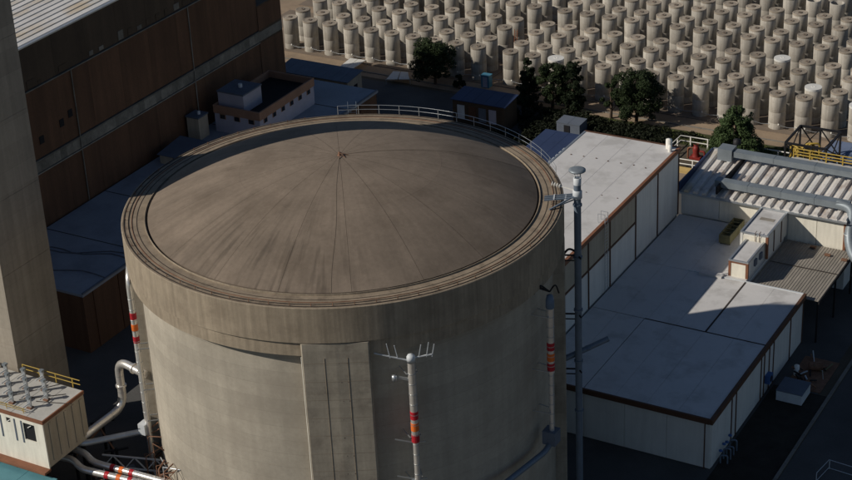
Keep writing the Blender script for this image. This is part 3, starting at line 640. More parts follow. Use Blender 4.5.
# white fence with red pumps
fe = thing('white_fence', 'white tube fence round the red pumps at the grass edge', 'fence', (1, 84, 0))
railing(fe, [(.6, 76.5, 0), (.9, 88.0, 0), (7.4, 88.2, 0), (18.9, 88.4, 0)], 'whitep', 1.5, .17, (.75,), 2.6)
fe2 = thing('white_fence', 'short white tube fence in front of the yellow sunlit strip', 'fence', (4, 79.5, 0))
railing(fe2, [(1.2, 80.6, 0), (8.2, 80.9, 0)], 'whitep', 1.4, .15, (.7,), 2.2)
struct(MB().box(1.2, 74, 0, 9.2, 80.2, .5).build('pump_plinth', 'yard'))
struct(MB().box(1.2, 78.2, .5, 9.2, 80.1, .56).build('yellow_strip', mat('yellow_sand', (.55, .38, .14), .9, .2, 1)))
for (x, y, hh, lbq) in ((4.6, 84.6, 2.0, 'bright red upright hydrant unit by the white fence, left of the tree'), (8.4, 82.6, 2.0, 'red orange pump with pipes between white fence and green tree')):
    t = thing('fire_pump', lbq, 'fire pump', (x, y, 0)); box('base', 'red', t, x-.8, y-.6, 0, x+.8, y+.6, .35)
    MB().lathe([(0, hh), (.35, hh-.1), (.5, hh*.7), (.42, hh*.4), (.6, .35)], c=(x, y, 0), n=14).build('body', 'red', t)
    MB().tube(arc([(x+.2, y, 1.2), (x+1.3, y, 1.2), (x+1.3, y, 0)], .3, 4), .16, 8).build('outlet', 'red', t)
    MB().tube(arc([(x-.2, y, 1.6), (x-1.1, y-.3, 1.6), (x-1.1, y-.3, 0)], .3, 4), .12, 8).build('inlet', 'rust', t)
    MB().lathe([(.35, 0), (.4, .05), (.35, .1)], c=(x, y, hh+.1), n=14).build('hand_wheel', 'red', t)

reactor_group = True
# ------------------------------------------------------------------ exhaust mast and brackets
ms = thing('exhaust_mast', 'slim grey blue exhaust mast with round rain cap beside the dome', 'mast', (21.6, 9, 0))
mx_, my_ = 21.55, 8.95
MB().tube([(mx_, my_, GZ), (mx_, my_, 32.7)], .36, 18).build('pipe', 'steelgrey', ms)
for z in (6, 12, 18, 24, 29.8): MB().lathe([(.36, -.1), (.46, -.1), (.46, .1), (.36, .1)], c=(mx_, my_, z), n=18, smooth=False).build('flange', 'steelgrey', ms)
MB().lathe([(.38, 32.0), (.40, 32.7), (.30, 32.75)], c=(mx_, my_, 0), n=18).build('collar', 'pale', ms)
for k in range(3): a = 2*PI*k/3; MB().bar((mx_+.33*math.cos(a), my_+.33*math.sin(a), 32.6), (mx_+.33*math.cos(a), my_+.33*math.sin(a), 33.5), .09).build('cap_strut', 'pale', ms)
MB().lathe([(0, 33.75), (.55, 33.70), (.84, 33.6), (.84, 33.48), (0, 33.48)], c=(mx_, my_, 0), n=24).build('rain_cap', 'duct', ms)
MB().lathe([(.36, 30.5), (.47, 30.55), (.47, 31.3), (.36, 31.4)], c=(mx_, my_, 0), n=18).build('drum', 'pale', ms)
M_ = Vector((mx_, my_, 0))
rimd = Vector((18.6, 7.6, 0))       # toward the dome axis
for off in (-.42, 0, .42):
    o_ = Vector((-.38, .92, 0))*off
    MB().bar(M_+o_+Vector((0, 0, 30.8)), rimd+o_+Vector((0, 0, 30.5)), .13).build('bracket_arm', 'steelgrey', ms)
for f_ in (.35, .7): p = M_.lerp(rimd, f_)+Vector((0, 0, 30.65)); MB().bar(p+Vector((-.2, .5, 0)), p+Vector((.2, -.5, 0)), .12).build('bracket_tie', 'pale', ms)
MB().bar(M_+Vector((0, 0, 30.9)), (19.8, 6.3, 30.1), .13).build('stay_bar', 'steelgrey', ms)
MB().bar(M_+Vector((0, 0, 30.5)), (19.7, 6.4, 30.06), .1).build('stay_bar', 'steelgrey', ms)
hA, hB = M_+Vector((0, 0, 31.3)), Vector((19.0, 8.6, 31.75))
MB().bar(hA, hB, .10).build('probe_arm', 'whitep', ms)
for k in range(4):
    p = hA.lerp(hB, .70+.1*k); d = (hB-hA).normalized(); MB().tube([p-d*.03, p+d*.03], .22, 10).build('insulator', 'whitep', ms)
for z, hh in ((24.2, 4.2), (11, 4.0), (17.5, 3.6)):
    q0 = M_+Vector((0, 0, z)); d = -M_.normalized()
    MB().bar(q0, q0+d*2.3, .14).build('wall_bracket', 'blk', ms); MB().bar(q0+Vector((0, 0, -.6)), q0+d*2.3+Vector((0, 0, -.6)), .10).build('wall_bracket', 'blk', ms)
    MB().bar(q0+Vector((-.6, .6, 0)), q0+Vector((.6, -.6, 0)), .12).build('clamp_bar', 'blk', ms)
MB().tube(arc([q0+Vector((.0, .0, 7)), q0+Vector((0, 0, 7))+d*.9+Vector((0, 0, .5)), q0+Vector((0, 0, 6))+d*2], .4, 4), .12, 8).build('bypass_pipe', 'blk', ms)

# ------------------------------------------------------------------ banded vertical vent pipes on the wall
def bandpipe(label, cx, cy, z0, ztop, r1, r2, zsw, bands, wallpt, arms=True, loc=None):
    t = thing('banded_pipe', label, 'pipe', (cx, cy, z0))
    MB().tube([(cx, cy, z0), (cx, cy, zsw)], r2, 14).build('lower_pipe', 'alu', t)
    MB().tube([(cx, cy, zsw), (cx, cy, ztop)], r1, 16).build('upper_pipe', 'alu', t)
    for i, z in enumerate(bands):
        MB().lathe([(r1, -.42), (r1+.02, -.42), (r1+.02, .42), (r1, .42)], c=(cx, cy, z), n=16, smooth=False).build('band', 'orgb' if i == 1 else 'redb', t)
    k = 0; z = z0+1.0
    while z < ztop-.6:
        rr = r2 if z < zsw else r1
        MB().lathe([(rr, -.04), (rr+.025, -.04), (rr+.025, .04), (rr, .04)], c=(cx, cy, z), n=14, smooth=False).build('seam', 'galv', t); z += 1.1
    W_ = Vector(wallpt)
    for z in (ztop-1.3, zsw+.3, zsw-4.5, zsw-8.5):
        if z < z0+.3: continue
        p = Vector((cx, cy, z)); q = Vector((W_.x, W_.y, z)); sd_ = (q-p).cross(Vector((0, 0, 1))).normalized()
        MB().bar(p-sd_*.5, q-sd_*.7, .08).build('bracket', 'galv', t); MB().bar(p+sd_*.5, q+sd_*.7, .08).build('bracket', 'galv', t)
        MB().bar(p-sd_*.55, p+sd_*.55, .10).build('clamp', 'galv', t)
    return t
# front pipe, left of centre of the shaded wall
fx, fy = 16.33, -15.5
t = bandpipe('tall vent pipe with red and orange bands standing before the shaded wall, right of buttress', fx, fy, GZ, 23.95, .36, .27, 15.5, (18.2, 16.95, 15.7), hd(133.5, 20.9))
MB().lathe([(.36, 23.9), (.41, 23.85), (.41, 24.4), (.3, 24.6), (0, 24.68)], c=(fx, fy, 0), n=16).build('cap', 'pale', t)
F = Vector((fx, fy, 23.95)); S = rt0.copy()
MB().bar(F, F-S*3.3+Vector((0, 0, 1.0)), .10).build('fork_arm', 'pale', t)
MB().bar(F+Vector((0, 0, .3)), F+S*1.9+Vector((0, 0, .6)), .10).build('fork_arm', 'pale', t)
for o_, h_ in ((-1.9, 1.5), (-1.2, 1.4), (.7, 1.3), (1.4, 1.5), (1.9, 1.3)):
    p = F+S*o_+Vector((0, 0, .35 if o_ > 0 else -.30*o_*.55+.1)); MB().bar(p, p+Vector((0, 0, h_))-S*.25*(1 if o_ < 0 else -1), .07).build('fork_tine', 'pale', t)
MB().bar(F+Vector((0, 0, -2)), F-S*1.5+Vector((0, 0, -1.6)), .22).build('side_valve', 'galv', t)
MB().lathe([(0, .3), (.25, .25), (.25, -.25), (0, -.3)], c=F-S*1.6+Vector((0, 0, -1.7)), n=10).build('valve_head', 'galv', t)
for z in (15.1, 11): MB().bar((fx, fy, z), Vector((fx, fy, z))-S*1.9+Vector((0, 0, .5)), .10).build('side_arm', 'galv', t); MB().bar((fx, fy, z+.1), Vector((fx, fy, z+.1))+S*.9, .10).build('side_arm', 'galv', t)
# right pipe
rx_, ry_ = 22.6, 0.35
t = bandpipe('banded vent pipe in deep shade at the right flank of the round wall', rx_, ry_, 8.8, 23.3, .36, .25, 15.6, (18.6, 17.4, 16.3), hd(89, 20.9))
MB().lathe([(0, .9), (.3, .8), (.42, .3), (.42, -.5), (.36, -.6)], c=(rx_, ry_, 23.4), n=14).build('cap', mat('blue_fitting', (.13, .18, .25), .5, .1, 1), t)
for o_ in (-3.0, -2.2, -1.4, .8): p = Vector((rx_, ry_, 24.6)); MB().tube(arc([p, p+S*o_*.7+Vector((0, 0, .9)), p+S*o_*1.1+Vector((0, 0, -.2))], .5, 4), .08, 7).build('cable_loop', 'blk', t)
MB().box(rx_-.8, ry_-.6, 7.4, rx_+.6, ry_+.7, 8.9).build('valve_box', 'hutroof', t)
MB().tube(arc([(rx_, ry_, 7.6), (rx_-.2, ry_-1.3, 7.0), (21.2, -9.0, 7.2), (20.9, -10.2, 7.1)], .5, 4), .30, 12).build('branch_pipe', 'steelgrey', t)
t = thing('blue_branch_pipe', 'short blue grey pipe crossing from round wall to the mast, in shade', 'pipe', (22, 10, 13))
MB().tube([(20.2, 8.6, 12.1), (23.6, 11.8, 13.6)], .30, 12).build('pipe', 'steelgrey', t); MB().lathe([(.3, -.1), (.4, -.1), (.4, .1), (.3, .1)], c=(22, 10.3, 12.9), n=12).build('flange', 'steelgrey', t)

sp = thing('service_platform', 'dark concrete service platform below the pipes at the foot of the round wall', 'platform', (-22, -12, GZ))
box('wall', 'halltop', sp, -29.5, -23.2, GZ, -16.5, 2, .6); box('deck', 'asphalt', sp, -29.6, -23.3, .6, -14.6, 2.1, .9)
for i in range(9): box('deck_kerb', 'kerb', sp, -29.6+i*1.6, -23.3, .9, -28.1+i*1.6, -23.1, 1.05)
# left wall pipes
lp = hd(226.3, 22.0)
t = thing('banded_pipe', 'sunlit banded downpipe bending over at the left edge of the round wall', 'pipe', (lp.x, lp.y, 4))
tp = arc([Vector((lp.x, lp.y, 0.9)), Vector((lp.x, lp.y, 25.0)), hd(236, 21.6, 26.2), hd(242, 22.3, 27.3)], 1.1, 6)
MB().tube(tp, .31, 16).build('pipe', 'alu', t)
for i, z in enumerate((20.9, 19.6, 18.2)): MB().lathe([(.31, -.36), (.335, -.36), (.335, .36), (.31, .36)], c=(lp.x, lp.y, z), n=16, smooth=False).build('band', 'orgb' if i == 1 else 'redb', t)
for z in (17.3, 12.5, 8.8):
    p = Vector((lp.x, lp.y, z)); q = hd(226, 20.9, z)
    for s_ in (-.4, .4): MB().bar(p+Vector((s_, -s_, 0)), q+Vector((s_, -s_, 0)), .09).build('bracket', 'galv', t)
    MB().bar(p+Vector((-.45, .45, 0)), p+Vector((.45, -.45, 0)), .11).build('clamp', 'galv', t)
for z in [6+i*1.2 for i in range(15)]: MB().lathe([(.31, -.03), (.34, -.03), (.34, .03), (.31, .03)], c=(lp.x, lp.y, z), n=14, smooth=False).build('seam', 'galv', t)
q2 = hd(225, 22.0)
MB().tube([(q2.x, q2.y, .9), (q2.x, q2.y, 17)], .09, 8).build('side_pipe', 'alu', t)
box('junction_box', 'pale', t, lp.x-.75, lp.y-.75, 7.1, lp.x+.1, lp.y+.3, 8.3)

def ppipe(name, label, pts, r, rad=.8, m='alu', bands=None, flanges=(), cat='pipe', seam=1.5):
    pts = [Vector(p) for p in pts]; t = thing(name, label, cat, tuple(pts[0])); path = arc(pts, rad, 6)
    MB().tube(path, r, 16).build('pipe', m, t)
    for (i, f_) in flanges:
        p = pts[i].lerp(pts[i+1], f_); d = (pts[i+1]-pts[i]).normalized(); MB().tube([p-d*.09, p+d*.09], r+.13, 16).build('flange', 'alu', t)
    for b in (bands or []):
        i, f_, mm = b; p = pts[i].lerp(pts[i+1], f_); d = (pts[i+1]-pts[i]).normalized(); MB().tube([p-d*.24, p+d*.24], r+.025, 16, cap=False).build('band', mm, t)
    for i in range(len(pts)-1):
        L = (pts[i+1]-pts[i]).length; k = int(L/seam)
        for j in range(1, k):
            p = pts[i].lerp(pts[i+1], j/k); d = (pts[i+1]-pts[i]).normalized(); MB().tube([p-d*.02, p+d*.02], r+.015, 14, cap=False).build('seam', 'galv', t)
    return t
# pixel-traced runs, placed at their true heights
A = lambda x, y, z: un(x, y, z)
ppipe('process_pipe', 'nearer of the two bright banded pipes below the pump house', [A(50, 455, 5.2), A(73, 459.5, 5.2), A(81.5, 469, 4.8), A(104, 474.5, 4.8), A(175, 491, 4.8)], .37, .8, bands=[(3, .05, 'redb'), (3, .22, 'orgb'), (3, .38, 'redb')])
ppipe('process_pipe', 'farther of the two bright banded pipes below the pump house', [A(60, 444, 5.2), A(85, 453, 5.2), A(93, 462, 4.8), A(112, 467.5, 4.8), A(180, 486, 4.8)], .35, .8, bands=[(3, .02, 'redb'), (3, .15, 'orgb'), (3, .30, 'redb')])
ppipe('process_pipe', 'long dull pipe running from pump house to the junction box', [A(66, 440, 6.0), A(84, 443.5, 6.0), A(143, 431.5, 6.0), A(152, 434, 5.6)], .34, .7, m='galv', flanges=((1, .97),))
ppipe('swan_neck_pipe', 'bright swan neck pipe with flange curving up to the round wall', [A(70, 436, 6.6), A(84, 436, 6.6), A(124, 406, 7.2), Vector((*A(124, 406, 7.2)[:2], 12.9)), hd(232, 21.6, 12.7)], .44, 1.7, flanges=((2, .45), (3, .6)))
tr = thing('truss_walkway', 'pale steel truss lying above dark ground at the foot of the round wall', 'truss', tuple(A(120, 470, 2.5)))
P0, P1 = A(104, 466, 3.0), A(190, 474, 3.0)
for k, oz in enumerate((0, 1.4)): MB().bar(P0+Vector((0, 0, oz)), P1+Vector((0, 0, oz)), .14).build('chord', 'pale', tr)
for i in range(8):
    a = P0.lerp(P1, i/8); b = P0.lerp(P1, (i+1)/8); MB().bar(a+Vector((0, 0, 1.4 if i % 2 else 0)), b+Vector((0, 0, 0 if i % 2 else 1.4)), .11).build('diagonal', 'pale', tr)
P2, P3 = A(104, 484, 3.0), A(190, 490, 3.0); MB().bar(P2, P3, .12).build('chord', 'pale', tr)
for i in range(6): MB().bar(P0.lerp(P1, i/5), P2.lerp(P3, i/5), .1).build('cross_bar', 'pale', tr)
# rusty conduits at the wall foot
cc = thing('rusty_conduit_bank', 'rusty conduits and clutter hugging the foot of the round wall', 'conduits', tuple(hd(222, 22, 0)))
for i in range(34):
    h = 205+rnd.random()*26; z = 1+rnd.random()*6; r = 21.3+rnd.random()*1.7
    MB().tube([hd(h, r, .9), hd(h, r, z), hd(h+rnd.uniform(-4, 4), 20.9+rnd.random()*.4, z+rnd.uniform(-1, 1))], .05+rnd.random()*.07, 6).build('conduit', rnd.choice(['rustscrap', 'rustscrap', 'galv', 'joint']), cc)
for i in range(14):
    h = 206+rnd.random()*26; r = 22+rnd.random()*3; p = hd(h, r); s_ = .3+rnd.random()*.5; box('crate', rnd.choice(['rustscrap', 'blk', 'olive', 'hutroof']), cc, p.x-s_, p.y-s_, .91, p.x+s_, p.y+s_, 1.4+rnd.random(), rz=rnd.random())
pr_ = thing('pipe_rack', 'dark steel pipe rack under the pump house pipes', 'pipe rack', (-21, -17, 0))
for (x, y) in ((-23.5, -18.5), (-20.5, -19.5), (-22, -14.5), (-19.8, -16.2), (-24.6, -12.5), (-17.5, -20.3)):
    MB().bar((x, y, .9), (x, y, 4.6), .22).build('leg', 'blk', pr_); MB().bar((x-.9, y-.9, 4.4), (x+.9, y+.9, 4.4), .2).build('cross_beam', 'blk', pr_)
for a, b in (((-24.4, -19.4), (-17, -21)), ((-24.6, -13), (-19.8, -16.2)), ((-23.5, -18.5), (-24.6, -12.5))): MB().bar((*a, 3.9), (*b, 3.9), .16).build('long_beam', 'rustscrap', pr_)

# ------------------------------------------------------------------ pump house (lower left)
ph = thing('pump_house', 'cream walled pump house with grey deck roof, vent posts and yellow rails', 'building', (-27, -20.7, 6))
px0, px1, py0, py1, zb, zt = -40.0, -21.9, -24.0, -17.6, 6.2, 11.9
box('core', 'beigep', ph, px0, py0+.15, zb, px1-.1, py1, zt-.3)
# front wall built round its openings
def uny(px, py, Y):
    d = fw + rt*((px-426)/FL) - up*((py-240)/FL); return CP + d*((Y-CY)/d.y)
op = [(-24.55, -23.05, 9.05, 11.05), (-26.75, -26.2, 10.55, 11.1)]
for (a, b, c, d) in ((px0, -26.75, zb, zt-.35), (-26.75, -26.2, zb, 10.55), (-26.75, -26.2, 11.1, zt-.35), (-26.2, -24.55, zb, zt-.35), (-24.55, -23.05, zb, 9.05), (-24.55, -23.05, 11.05, zt-.35), (-23.05, px1, zb, zt-.35)):
    box('front_panel', 'cream', ph, a+.004, py0, c+.004, b-.004, py0+.15, d-.004)
for (a, b, c, d) in op:
    f = box('window', 'dark', ph, a, py0+.11, c, b, py0+.149, d); MB().bar(((a+b)/2-.2, py0+.02, d-.5), ((a+b)/2+.3, py0+.02, d-.15), .07).build('broken_pane', 'whitep', f)
for x in (-25.75, -24.85, -27.6, -29.6): box('wall_strip', 'hutroof', ph, x, py0-.05, 8.6, x+.16, py0, 11.2)
for i in range(5): box('side_rib', 'beigep', ph, px1-.1, -23.2+i*1.2, 6.8, px1+.08, -22.85+i*1.2, 11.2)
box('side_panel', 'beigep', ph, px1-.1, py0+.15, zb+.1, px1, py1, zt-.3)
box('fascia', 'rust', ph, px0, py0-.12, zt-.35, px1+.14, py0+.03, zt+.02)
box('fascia', 'rust', ph, px1-.02, py0+.03, zt-.35, px1+.14, py1, zt+.02)
nx = 9
for i in range(nx):
    for j in range(4):
        a = px0+(px1-px0)*i/nx; b = px0+(px1-px0)*(i+1)/nx; c = py0+(py1-py0)*j/4; d = py0+(py1-py0)*(j+1)/4
        box('deck_tile', 'deck', ph, a+.03, c+.03, zt-.3, b-.03, d-.03, zt)
box('ledge', 'rust', ph, px0, py0-.9, zb-.25, px1+.1, py0+.1, zb)
for i, (cxp, rows) in enumerate((((12, 402), 4), ((30, 407), 4), ((46.5, 399), 3), ((-8, 397), 4))):
    for k in range(rows):
        p = A(cxp[0]-1.9*k, cxp[1]-9.6*k, 12.0); v = MB().box(p.x-.24, p.y-.07, zt, p.x+.24, p.y+.07, zt+1.2).build('vent_post', 'galv', ph)
        MB().box(p.x-.22, p.y-.22, zt+1.1, p.x+.22, p.y+.22, zt+1.3).build('post_head', 'duct', v); MB().box(p.x-.28, p.y-.28, zt+.003, p.x+.28, p.y+.28, zt+.12).build('post_foot', 'rustscrap', v)
        MB().tube([(p.x, p.y, zt+.55), (p.x, p.y-1.0, zt+.55)], .06, 6).build('pipe_link', 'pale', v)
for i in range(3): MB().bar(A(2+i*17, 404+i*1.6-6, zt+.06), A(60+i*6, 384+i*10, zt+.06), .05).build('roof_cable', 'joint', ph)
railing(ph, [(-29.8, py1+.1, zt), (px1-.3, py1+.1, zt)], 'yel', 1.05, .09, (.55,), 2.2)
railing(ph, [(px0, py0+.4, zt), (-24.3, py0+.4, zt)], 'yel', .55, .06, (.3,), 2.2)
for x in (-39.5, -34, -28, -22.6):
    for y in (py0+.4, py1-.4): MB().bar((x, y, GZ), (x, y, zb), .35).build('leg', 'blk', ph)
tb = thing('teal_roof_building', 'low building with smooth teal roof in the bottom left corner', 'building', (-30, -33, 0))
box('wall', 'beigep', tb, -50, -46, GZ, -20.9, -24.4, 5.4)
for i in range(8): box('roof_sheet', 'teal', tb, -50+i*3.66+.02, -46.2, 5.4, -50+(i+1)*3.66-.02, -24.35, 5.56)
MB().lathe([(0, .18), (.3, .12), (.45, 0)], c=(-26.3, -24.5, 5.95), n=8).build('moss_tuft', 'grass', ph)

reactor_group = False
# ------------------------------------------------------------------ things at lower right
t = thing('white_skip', 'pale open box lying beside the low building wall in deep shade', 'skip', (37.7, 30, 0))
box('floor', 'pale', t, 36.3, 28.4, .1, 39.2, 31.4, .2)
for a in ((36.3, 28.4, 36.42, 31.4), (39.08, 28.4, 39.2, 31.4), (36.42, 28.4, 39.08, 28.52), (36.42, 31.28, 39.08, 31.4)): box('side', 'pale', t, a[0], a[1], .2, a[2], a[3], 1.3)
box('lid', 'hutroof', t, 36.25, 28.35, 1.31, 39.25, 31.45, 1.4)
t = thing('scrap_pile', 'dark heap of scrap, pipes and a red tank behind the pale box', 'scrap', (38, 35, 0))
for i in range(26):
    x = 36.4+rnd.random()*3.4; y = 32.2+rnd.random()*6; MB().tube([(x, y, .1+rnd.random()*.5), (x+rnd.uniform(-1, 1), y+rnd.uniform(-1.5, 1.5), .2+rnd.random()*1.2)], .05+rnd.random()*.1, 6).build('scrap_piece', rnd.choice(['rustscrap', 'blk', 'galv', 'olive']), t)
MB().tube([(37.5, 36, .6), (38.9, 36.6, .6)], .5, 14).build('tank', 'rustscrap', t); MB().lathe([(0, 1.3), (.3, 1.3), (.35, .1)], c=(36.6, 34.4, 0), n=12).build('bucket', 'whitep', t)
box('platform', 'rustscrap', t, 36.2, 31.8, 0.01, 40.2, 38.8, .1)
t = thing('wall_unit', 'small blue cooling unit on the shaded white wall', 'cooling unit', (35, 29.5, 1.5))
box('casing', mat('blue_casing', (.05, .12, .3), .5, .1, 1), t, 34.75, 28.9, 1.5, 35.3, 30.0, 2.5); MB().tube([(35.3, 29.45, 2.0), (35.34, 29.45, 2.0)], .35, 14).build('fan', 'blk', t)
t = thing('valve_stand', 'blue valve stand beside the near corner of the low building', 'valve', (35.6, 15.6, 0))
for i in range(4):
    y = 14.4+i*.9; MB().tube(arc([(35.2, y, 0), (35.2, y, 1.0+.3*(i % 2)), (35.9, y+.2, 1.0+.3*(i % 2)), (35.9, y+.2, 0)], .25, 3), .09, 7).build('pipe', 'steelgrey', t)
    MB().lathe([(0, .06), (.22, .05), (.22, -.05), (0, -.06)], c=(35.2, y, 1.55+.3*(i % 2)), n=10).build('hand_wheel', mat('blue_casing', (.05, .12, .3)), t)
t = thing('steel_railing', 'thin grey steel railing at the bottom right on dark asphalt', 'railing', (47, 17, 0))
railing(t, [(45.2, 15.4, 0), (45.6, 18.2, 0), (52, 17.6, 0)], 'pale', 1.1, .07, (.1,), 2.9)

# ------------------------------------------------------------------ storage silos
SR, SH = 1.24, 5.27
def make_silo(kind='plain'):
    r = thing('storage_silo', 'x', 'silo', (0, 0, 0), 'concrete storage silos standing in rows in the yard')
    MB().lathe([(SR, 0), (SR, .9), (SR-.012, .92), (SR, .94), (SR, 2.6), (SR-.012, 2.62), (SR, 2.64), (SR, SH-.05), (SR-.05, SH), (SR-.22, SH), (SR-.22, SH-.9 if kind == 'open' else SH-.06)], n=36).build('shell', 'silo', r)
    if kind == 'open':
        MB().lathe([(SR-.22, SH-.9), (0, SH-.9)], n=24).build('inside_floor', 'dark', r)
    else:
        MB().lathe([(SR+.012, SH-.20), (SR+.012, SH+.03), (SR-.03, SH+.06), (SR-.20, SH+.06), (SR-.24, SH+.03), (.42, SH+.03), (.40, SH+.0), (0, SH+.0)], n=32, smooth=False).build('lid', 'whitep' if kind == 'white' else 'silolid', r)
        if kind == 'white': MB().lathe([(SR+.02, SH-.22), (SR+.02, SH+.10), (0, SH+.11)], n=36, smooth=False).build('lid_rim', 'white', r)
        MB().lathe([(.36, SH+.0), (.36, SH+.10), (.30, SH+.13), (.12, SH+.13), (.1, SH+.05), (0, SH+.05)], n=16).build('plug', 'whitep' if kind == 'white' else 'silohub', r)
    return r
protos = {k: make_silo(k) for k in ('plain', 'white', 'open')}
used = {k: False for k in protos}
def place(kind, x, y, rot):
    p = protos[kind]
    if not used[kind]: used[kind] = True; o = p
    else:
        o = p.copy(); COL.objects.link(o)
        for ch in list(p.children): c = ch.copy(); COL.objects.link(c); c.parent = o
    o.location = (x, y, .12); o.rotation_euler = (0, 0, rot); return o
ordw = ['front', 'second', 'third', 'fourth', 'fifth', 'sixth', 'seventh', 'eighth', 'ninth', 'tenth', 'eleventh', 'twelfth']
numw = ['first', 'second', 'third', 'fourth', 'fifth', 'sixth', 'seventh', 'eighth', 'ninth', 'tenth', 'eleventh', 'twelfth', 'thirteenth', 'fourteenth', 'fifteenth', 'sixteenth', 'seventeenth']
special = {(0, 'w'): [(-24.4), (23.2)], (1, 'w'): [15.15], (3, 'w'): [7.3], (8, 'o'): [3.3, 7.3], (8, 'w'): [-12.5], (10, 'w'): [-8.5, -4.6]}
frow = []
for ri, y in enumerate(ROWS):
    cnt = {0: 0, 1: 0}
    for ci, x in enumerate(COLS):
        a = proj(x-SR, y, SH); b = proj(x+SR, y, 0)
        if not (b[0] > -2 and a[0] < 855 and b[1]+3 > -1): continue
        if x < -75 : continue
        blk = 0 if ci < 12 else 1
        cnt[blk] += 1
        kind = 'plain'
        for (r_, k_), xs_ in special.items():
            if r_ == ri and any(abs(x-q) < 1.5 for q in xs_): kind = {'w': 'white', 'o': 'open'}[k_]
        jx, jy = rnd.uniform(-.05, .05), rnd.uniform(-.05, .05)
        o = place(kind, x+jx, y+jy, rnd.uniform(-.5,.5))
        extra = {'plain': 'concrete silo', 'white': 'concrete silo with bright white lid', 'open': 'open topped concrete silo'}[kind]
        o['label'] = f"{extra}, {ordw[ri]} row, {numw[cnt[blk]-1]} from the left in the {'left' if blk == 0 else 'right'} block"
        if ri == 0: frow.append((o, x, y))
for o, x, y in frow:      # sampling valves at the foot of the front row
    org_ = Vector((x, y, .12))
    v = MB().lathe([(0, .26), (.11, .24), (.11, 0), (0, -.02)], c=(SR*.55, -SR*.95, .75), n=8).build('valve', 'whitep', None); v.parent = o
    o.rotation_euler = (0, 0, 0)
t = thing('hose_line', 'thin pale sampling line strung along the front row of silos', 'hose', (0, 98, 0))
for i in range(len(frow)-1):
    a, b = frow[i][1], frow[i+1][1]
    if b-a > 8: continue
    MB().tube([(a+SR*.6, 98.3, .9), ((a+b)/2, 98.35, .72), (b-SR*.6, 98.4, .85)], .03, 5).build('hose', 'galv', t)
t = thing('orange_ladder', 'rusty orange ladder leaning between two brown silos in the third row', 'ladder', (-35.6, 108.0, 0))
for s_ in (0, .5): MB().bar((-35.9+s_, 107.4, .12), (-35.9+s_, 108.1, 5.6), .09).build('stile', 'rust', t)
for i in range(13): f_ = (i+1)/14; MB().bar((-35.9, 107.4+.7*f_, .12+5.5*f_), (-35.4, 107.4+.7*f_, .12+5.5*f_), .06).build('rung', 'rust', t)

# ------------------------------------------------------------------ trees and shrubs
def leafmesh(clumps, nleaf, size, seed, squash=1.0):
    g = np.random.default_rng(seed); P = []
    C = np.array([c[:3] for c in clumps]); Rr = np.array([c[3] for c in clumps]); wts = Rr**2; wts = wts/wts.sum()
    idx = g.choice(len(C), nleaf, p=wts); d = g.normal(size=(nleaf, 3)); d /= np.linalg.norm(d, axis=1)[:, None]
    rad = Rr[idx]*(0.35+0.65*g.random(nleaf)**.4)
    pos = C[idx]+d*rad[:, None]*np.array([1, 1, squash])
    nrm = d+g.normal(size=(nleaf, 3))*.6; nrm /= np.linalg.norm(nrm, axis=1)[:, None]
    t = np.cross(nrm, g.normal(size=(nleaf, 3))); t /= np.linalg.norm(t, axis=1)[:, None]; b = np.cross(nrm, t)
    s = size*(.6+.8*g.random(nleaf))[:, None]
    v = np.stack([pos-t*s, pos-b*s*.45, pos+t*s, pos+b*s*.45], 1).reshape(-1, 3)
    return v, [(4*i, 4*i+1, 4*i+2, 4*i+3) for i in range(nleaf)]
def tree(label, cat, x, y, h, rad, shape, leaf, n, seed, size=.22, name='tree'):
    t = thing(name, label, cat, (x, y, 0)); g = random.Random(seed)
    tr_ = MB().tube([(x, y, 0), (x+.1, y, h*.3), (x-.1, y+.1, h*.65), (x, y, h*.9)], [h*.03+.06, h*.024+.04, h*.014+.02, .02], 8)
    tr_.build('trunk', 'bark', t); clumps = []
    for i in range(n):
        f_ = g.random()
        if shape == 'cone': zz = .08+.88*f_; rr = rad*(1-zz)**.7*1.05+.1; cr = .30*rad*(1.15-zz)+.15
        elif shape == 'column': zz = .1+.85*f_; rr = rad*math.sin(PI*min(1, (zz*.9+.08)))**.6*.75; cr = rad*.35*(1.2-zz*.7)
        else: zz = .22+.74*f_; rr = rad*math.sqrt(max(.05, 1-((zz-.55)/.52)**2)); cr = rad*g.uniform(.18, .34)
        a = g.random()*2*PI; q = rr*math.sqrt(g.uniform(.15, 1))*g.uniform(.8, 1.08)
        c = (x+q*math.cos(a), y+q*math.sin(a), h*zz)
        clumps.append((*c, cr))
        if g.random() < .7: clumps.append((c[0]+g.uniform(-1,1)*cr*1.1, c[1]+g.uniform(-1,1)*cr*1.1, c[2]+g.uniform(-1,1)*cr, cr*g.uniform(.3,.6)))
        if shape == 'round' and i % 3 == 0: MB().tube([(x, y, h*max(.12, zz-.25)), c], [.07, .02], 5).build('limb', 'bark', t)
    v, f = leafmesh(clumps, int(n*330), size*.72, seed, .85); mb = MB(); mb.v = [tuple(q) for q in v]; mb.f = f; mb.sm = [False]*len(f)
    mb.build('crown', leaf, t); return t
TG = 'trees between the halls and the silo yard'
tree('round dark tree in front of the left silos', 'tree', -43.3, 94.6, 7.0, 3.5, 'round', 'leaf1', 54, 3)
tree('small dark bush right of the round dark tree', 'bush', -38.8, 94.2, 2.6, 1.2, 'cone', 'leaf2', 12, 4, .16, 'bush')
tree('tall pointed dark cypress, left of the close group of three', 'cypress', -25.9, 92.6, 8.0, 2.0, 'cone', 'leaf2', 56, 5, .18, 'cypress')
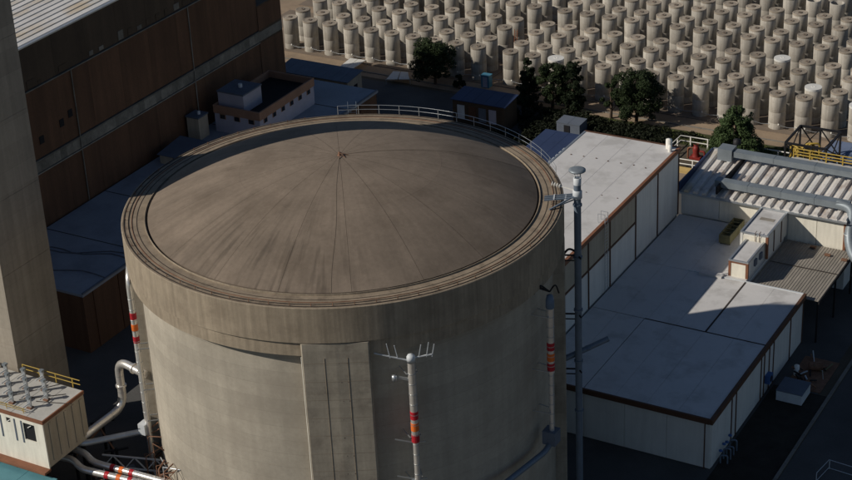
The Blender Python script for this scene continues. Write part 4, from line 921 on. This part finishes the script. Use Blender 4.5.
tree('bushy dark pine with bare trunk between two cypresses', 'pine', -22.1, 93.2, 7.2, 2.5, 'round', 'leaf1', 44, 6, .2, 'pine_tree')
tree('dense oval dark cypress, right of the close group of three', 'cypress', -18.6, 93.0, 8.2, 2.1, 'column', 'leaf2', 60, 7, .18, 'cypress')
tree('thin airy tree left of the broad green tree', 'tree', -12.3, 93.0, 6.6, 1.9, 'round', 'leaf1', 16, 8, .2)
tree('broad dark green tree behind the white roofed hall', 'tree', -8.0, 92.6, 8.0, 3.5, 'round', 'leaf1', 60, 9)
tree('green conical tree beside the red pumps and ribbed roof', 'tree', 9.8, 86.4, 8.4, 3.9, 'cone', 'leaf3', 84, 10)
tree('low dark bush at the foot of the green conical tree', 'bush', 13.6, 82.5, 3.2, 2.2, 'round', 'leaf4', 18, 12, .18, 'bush')
# dense ground cover between the shed roofs and the silo yard: nobody could count it
g = random.Random(21); cl = []
for i in range(620):
    x = g.uniform(-33, 2.5); y = g.uniform(72, 91)
    if -33.6 < x < -23.6 and 80 < y < 86.4: continue
    if -17.4 < x < -12.6 and 82 < y < 87: continue
    if -14 < x < -7.4 and y < 74: continue
    if x > -.6 and y < 90: continue
    cl.append((x, y, g.uniform(.2, 1.0), g.uniform(.5, 1.1)))
v, f = leafmesh(cl, 52000, .20, 5, .8); mb = MB(); mb.v = [tuple(q) for q in v]; mb.f = f; mb.sm = [False]*len(f)
o = mb.build('shrub_cover', 'leaf4'); o['kind'] = 'stuff'; o['label'] = 'dense dark green shrub cover between the sheds and the silo yard'
cl = [(g.uniform(-23, 30), g.uniform(88.6, 92.7), .05, .35) for i in range(500)]
cl = [c for c in cl if not (22 < c[0] and c[1] < 91.5)]
v, f = leafmesh(cl, 16000, .12, 6, .5); mb = MB(); mb.v = [tuple(q) for q in v]; mb.f = f; mb.sm = [False]*len(f)
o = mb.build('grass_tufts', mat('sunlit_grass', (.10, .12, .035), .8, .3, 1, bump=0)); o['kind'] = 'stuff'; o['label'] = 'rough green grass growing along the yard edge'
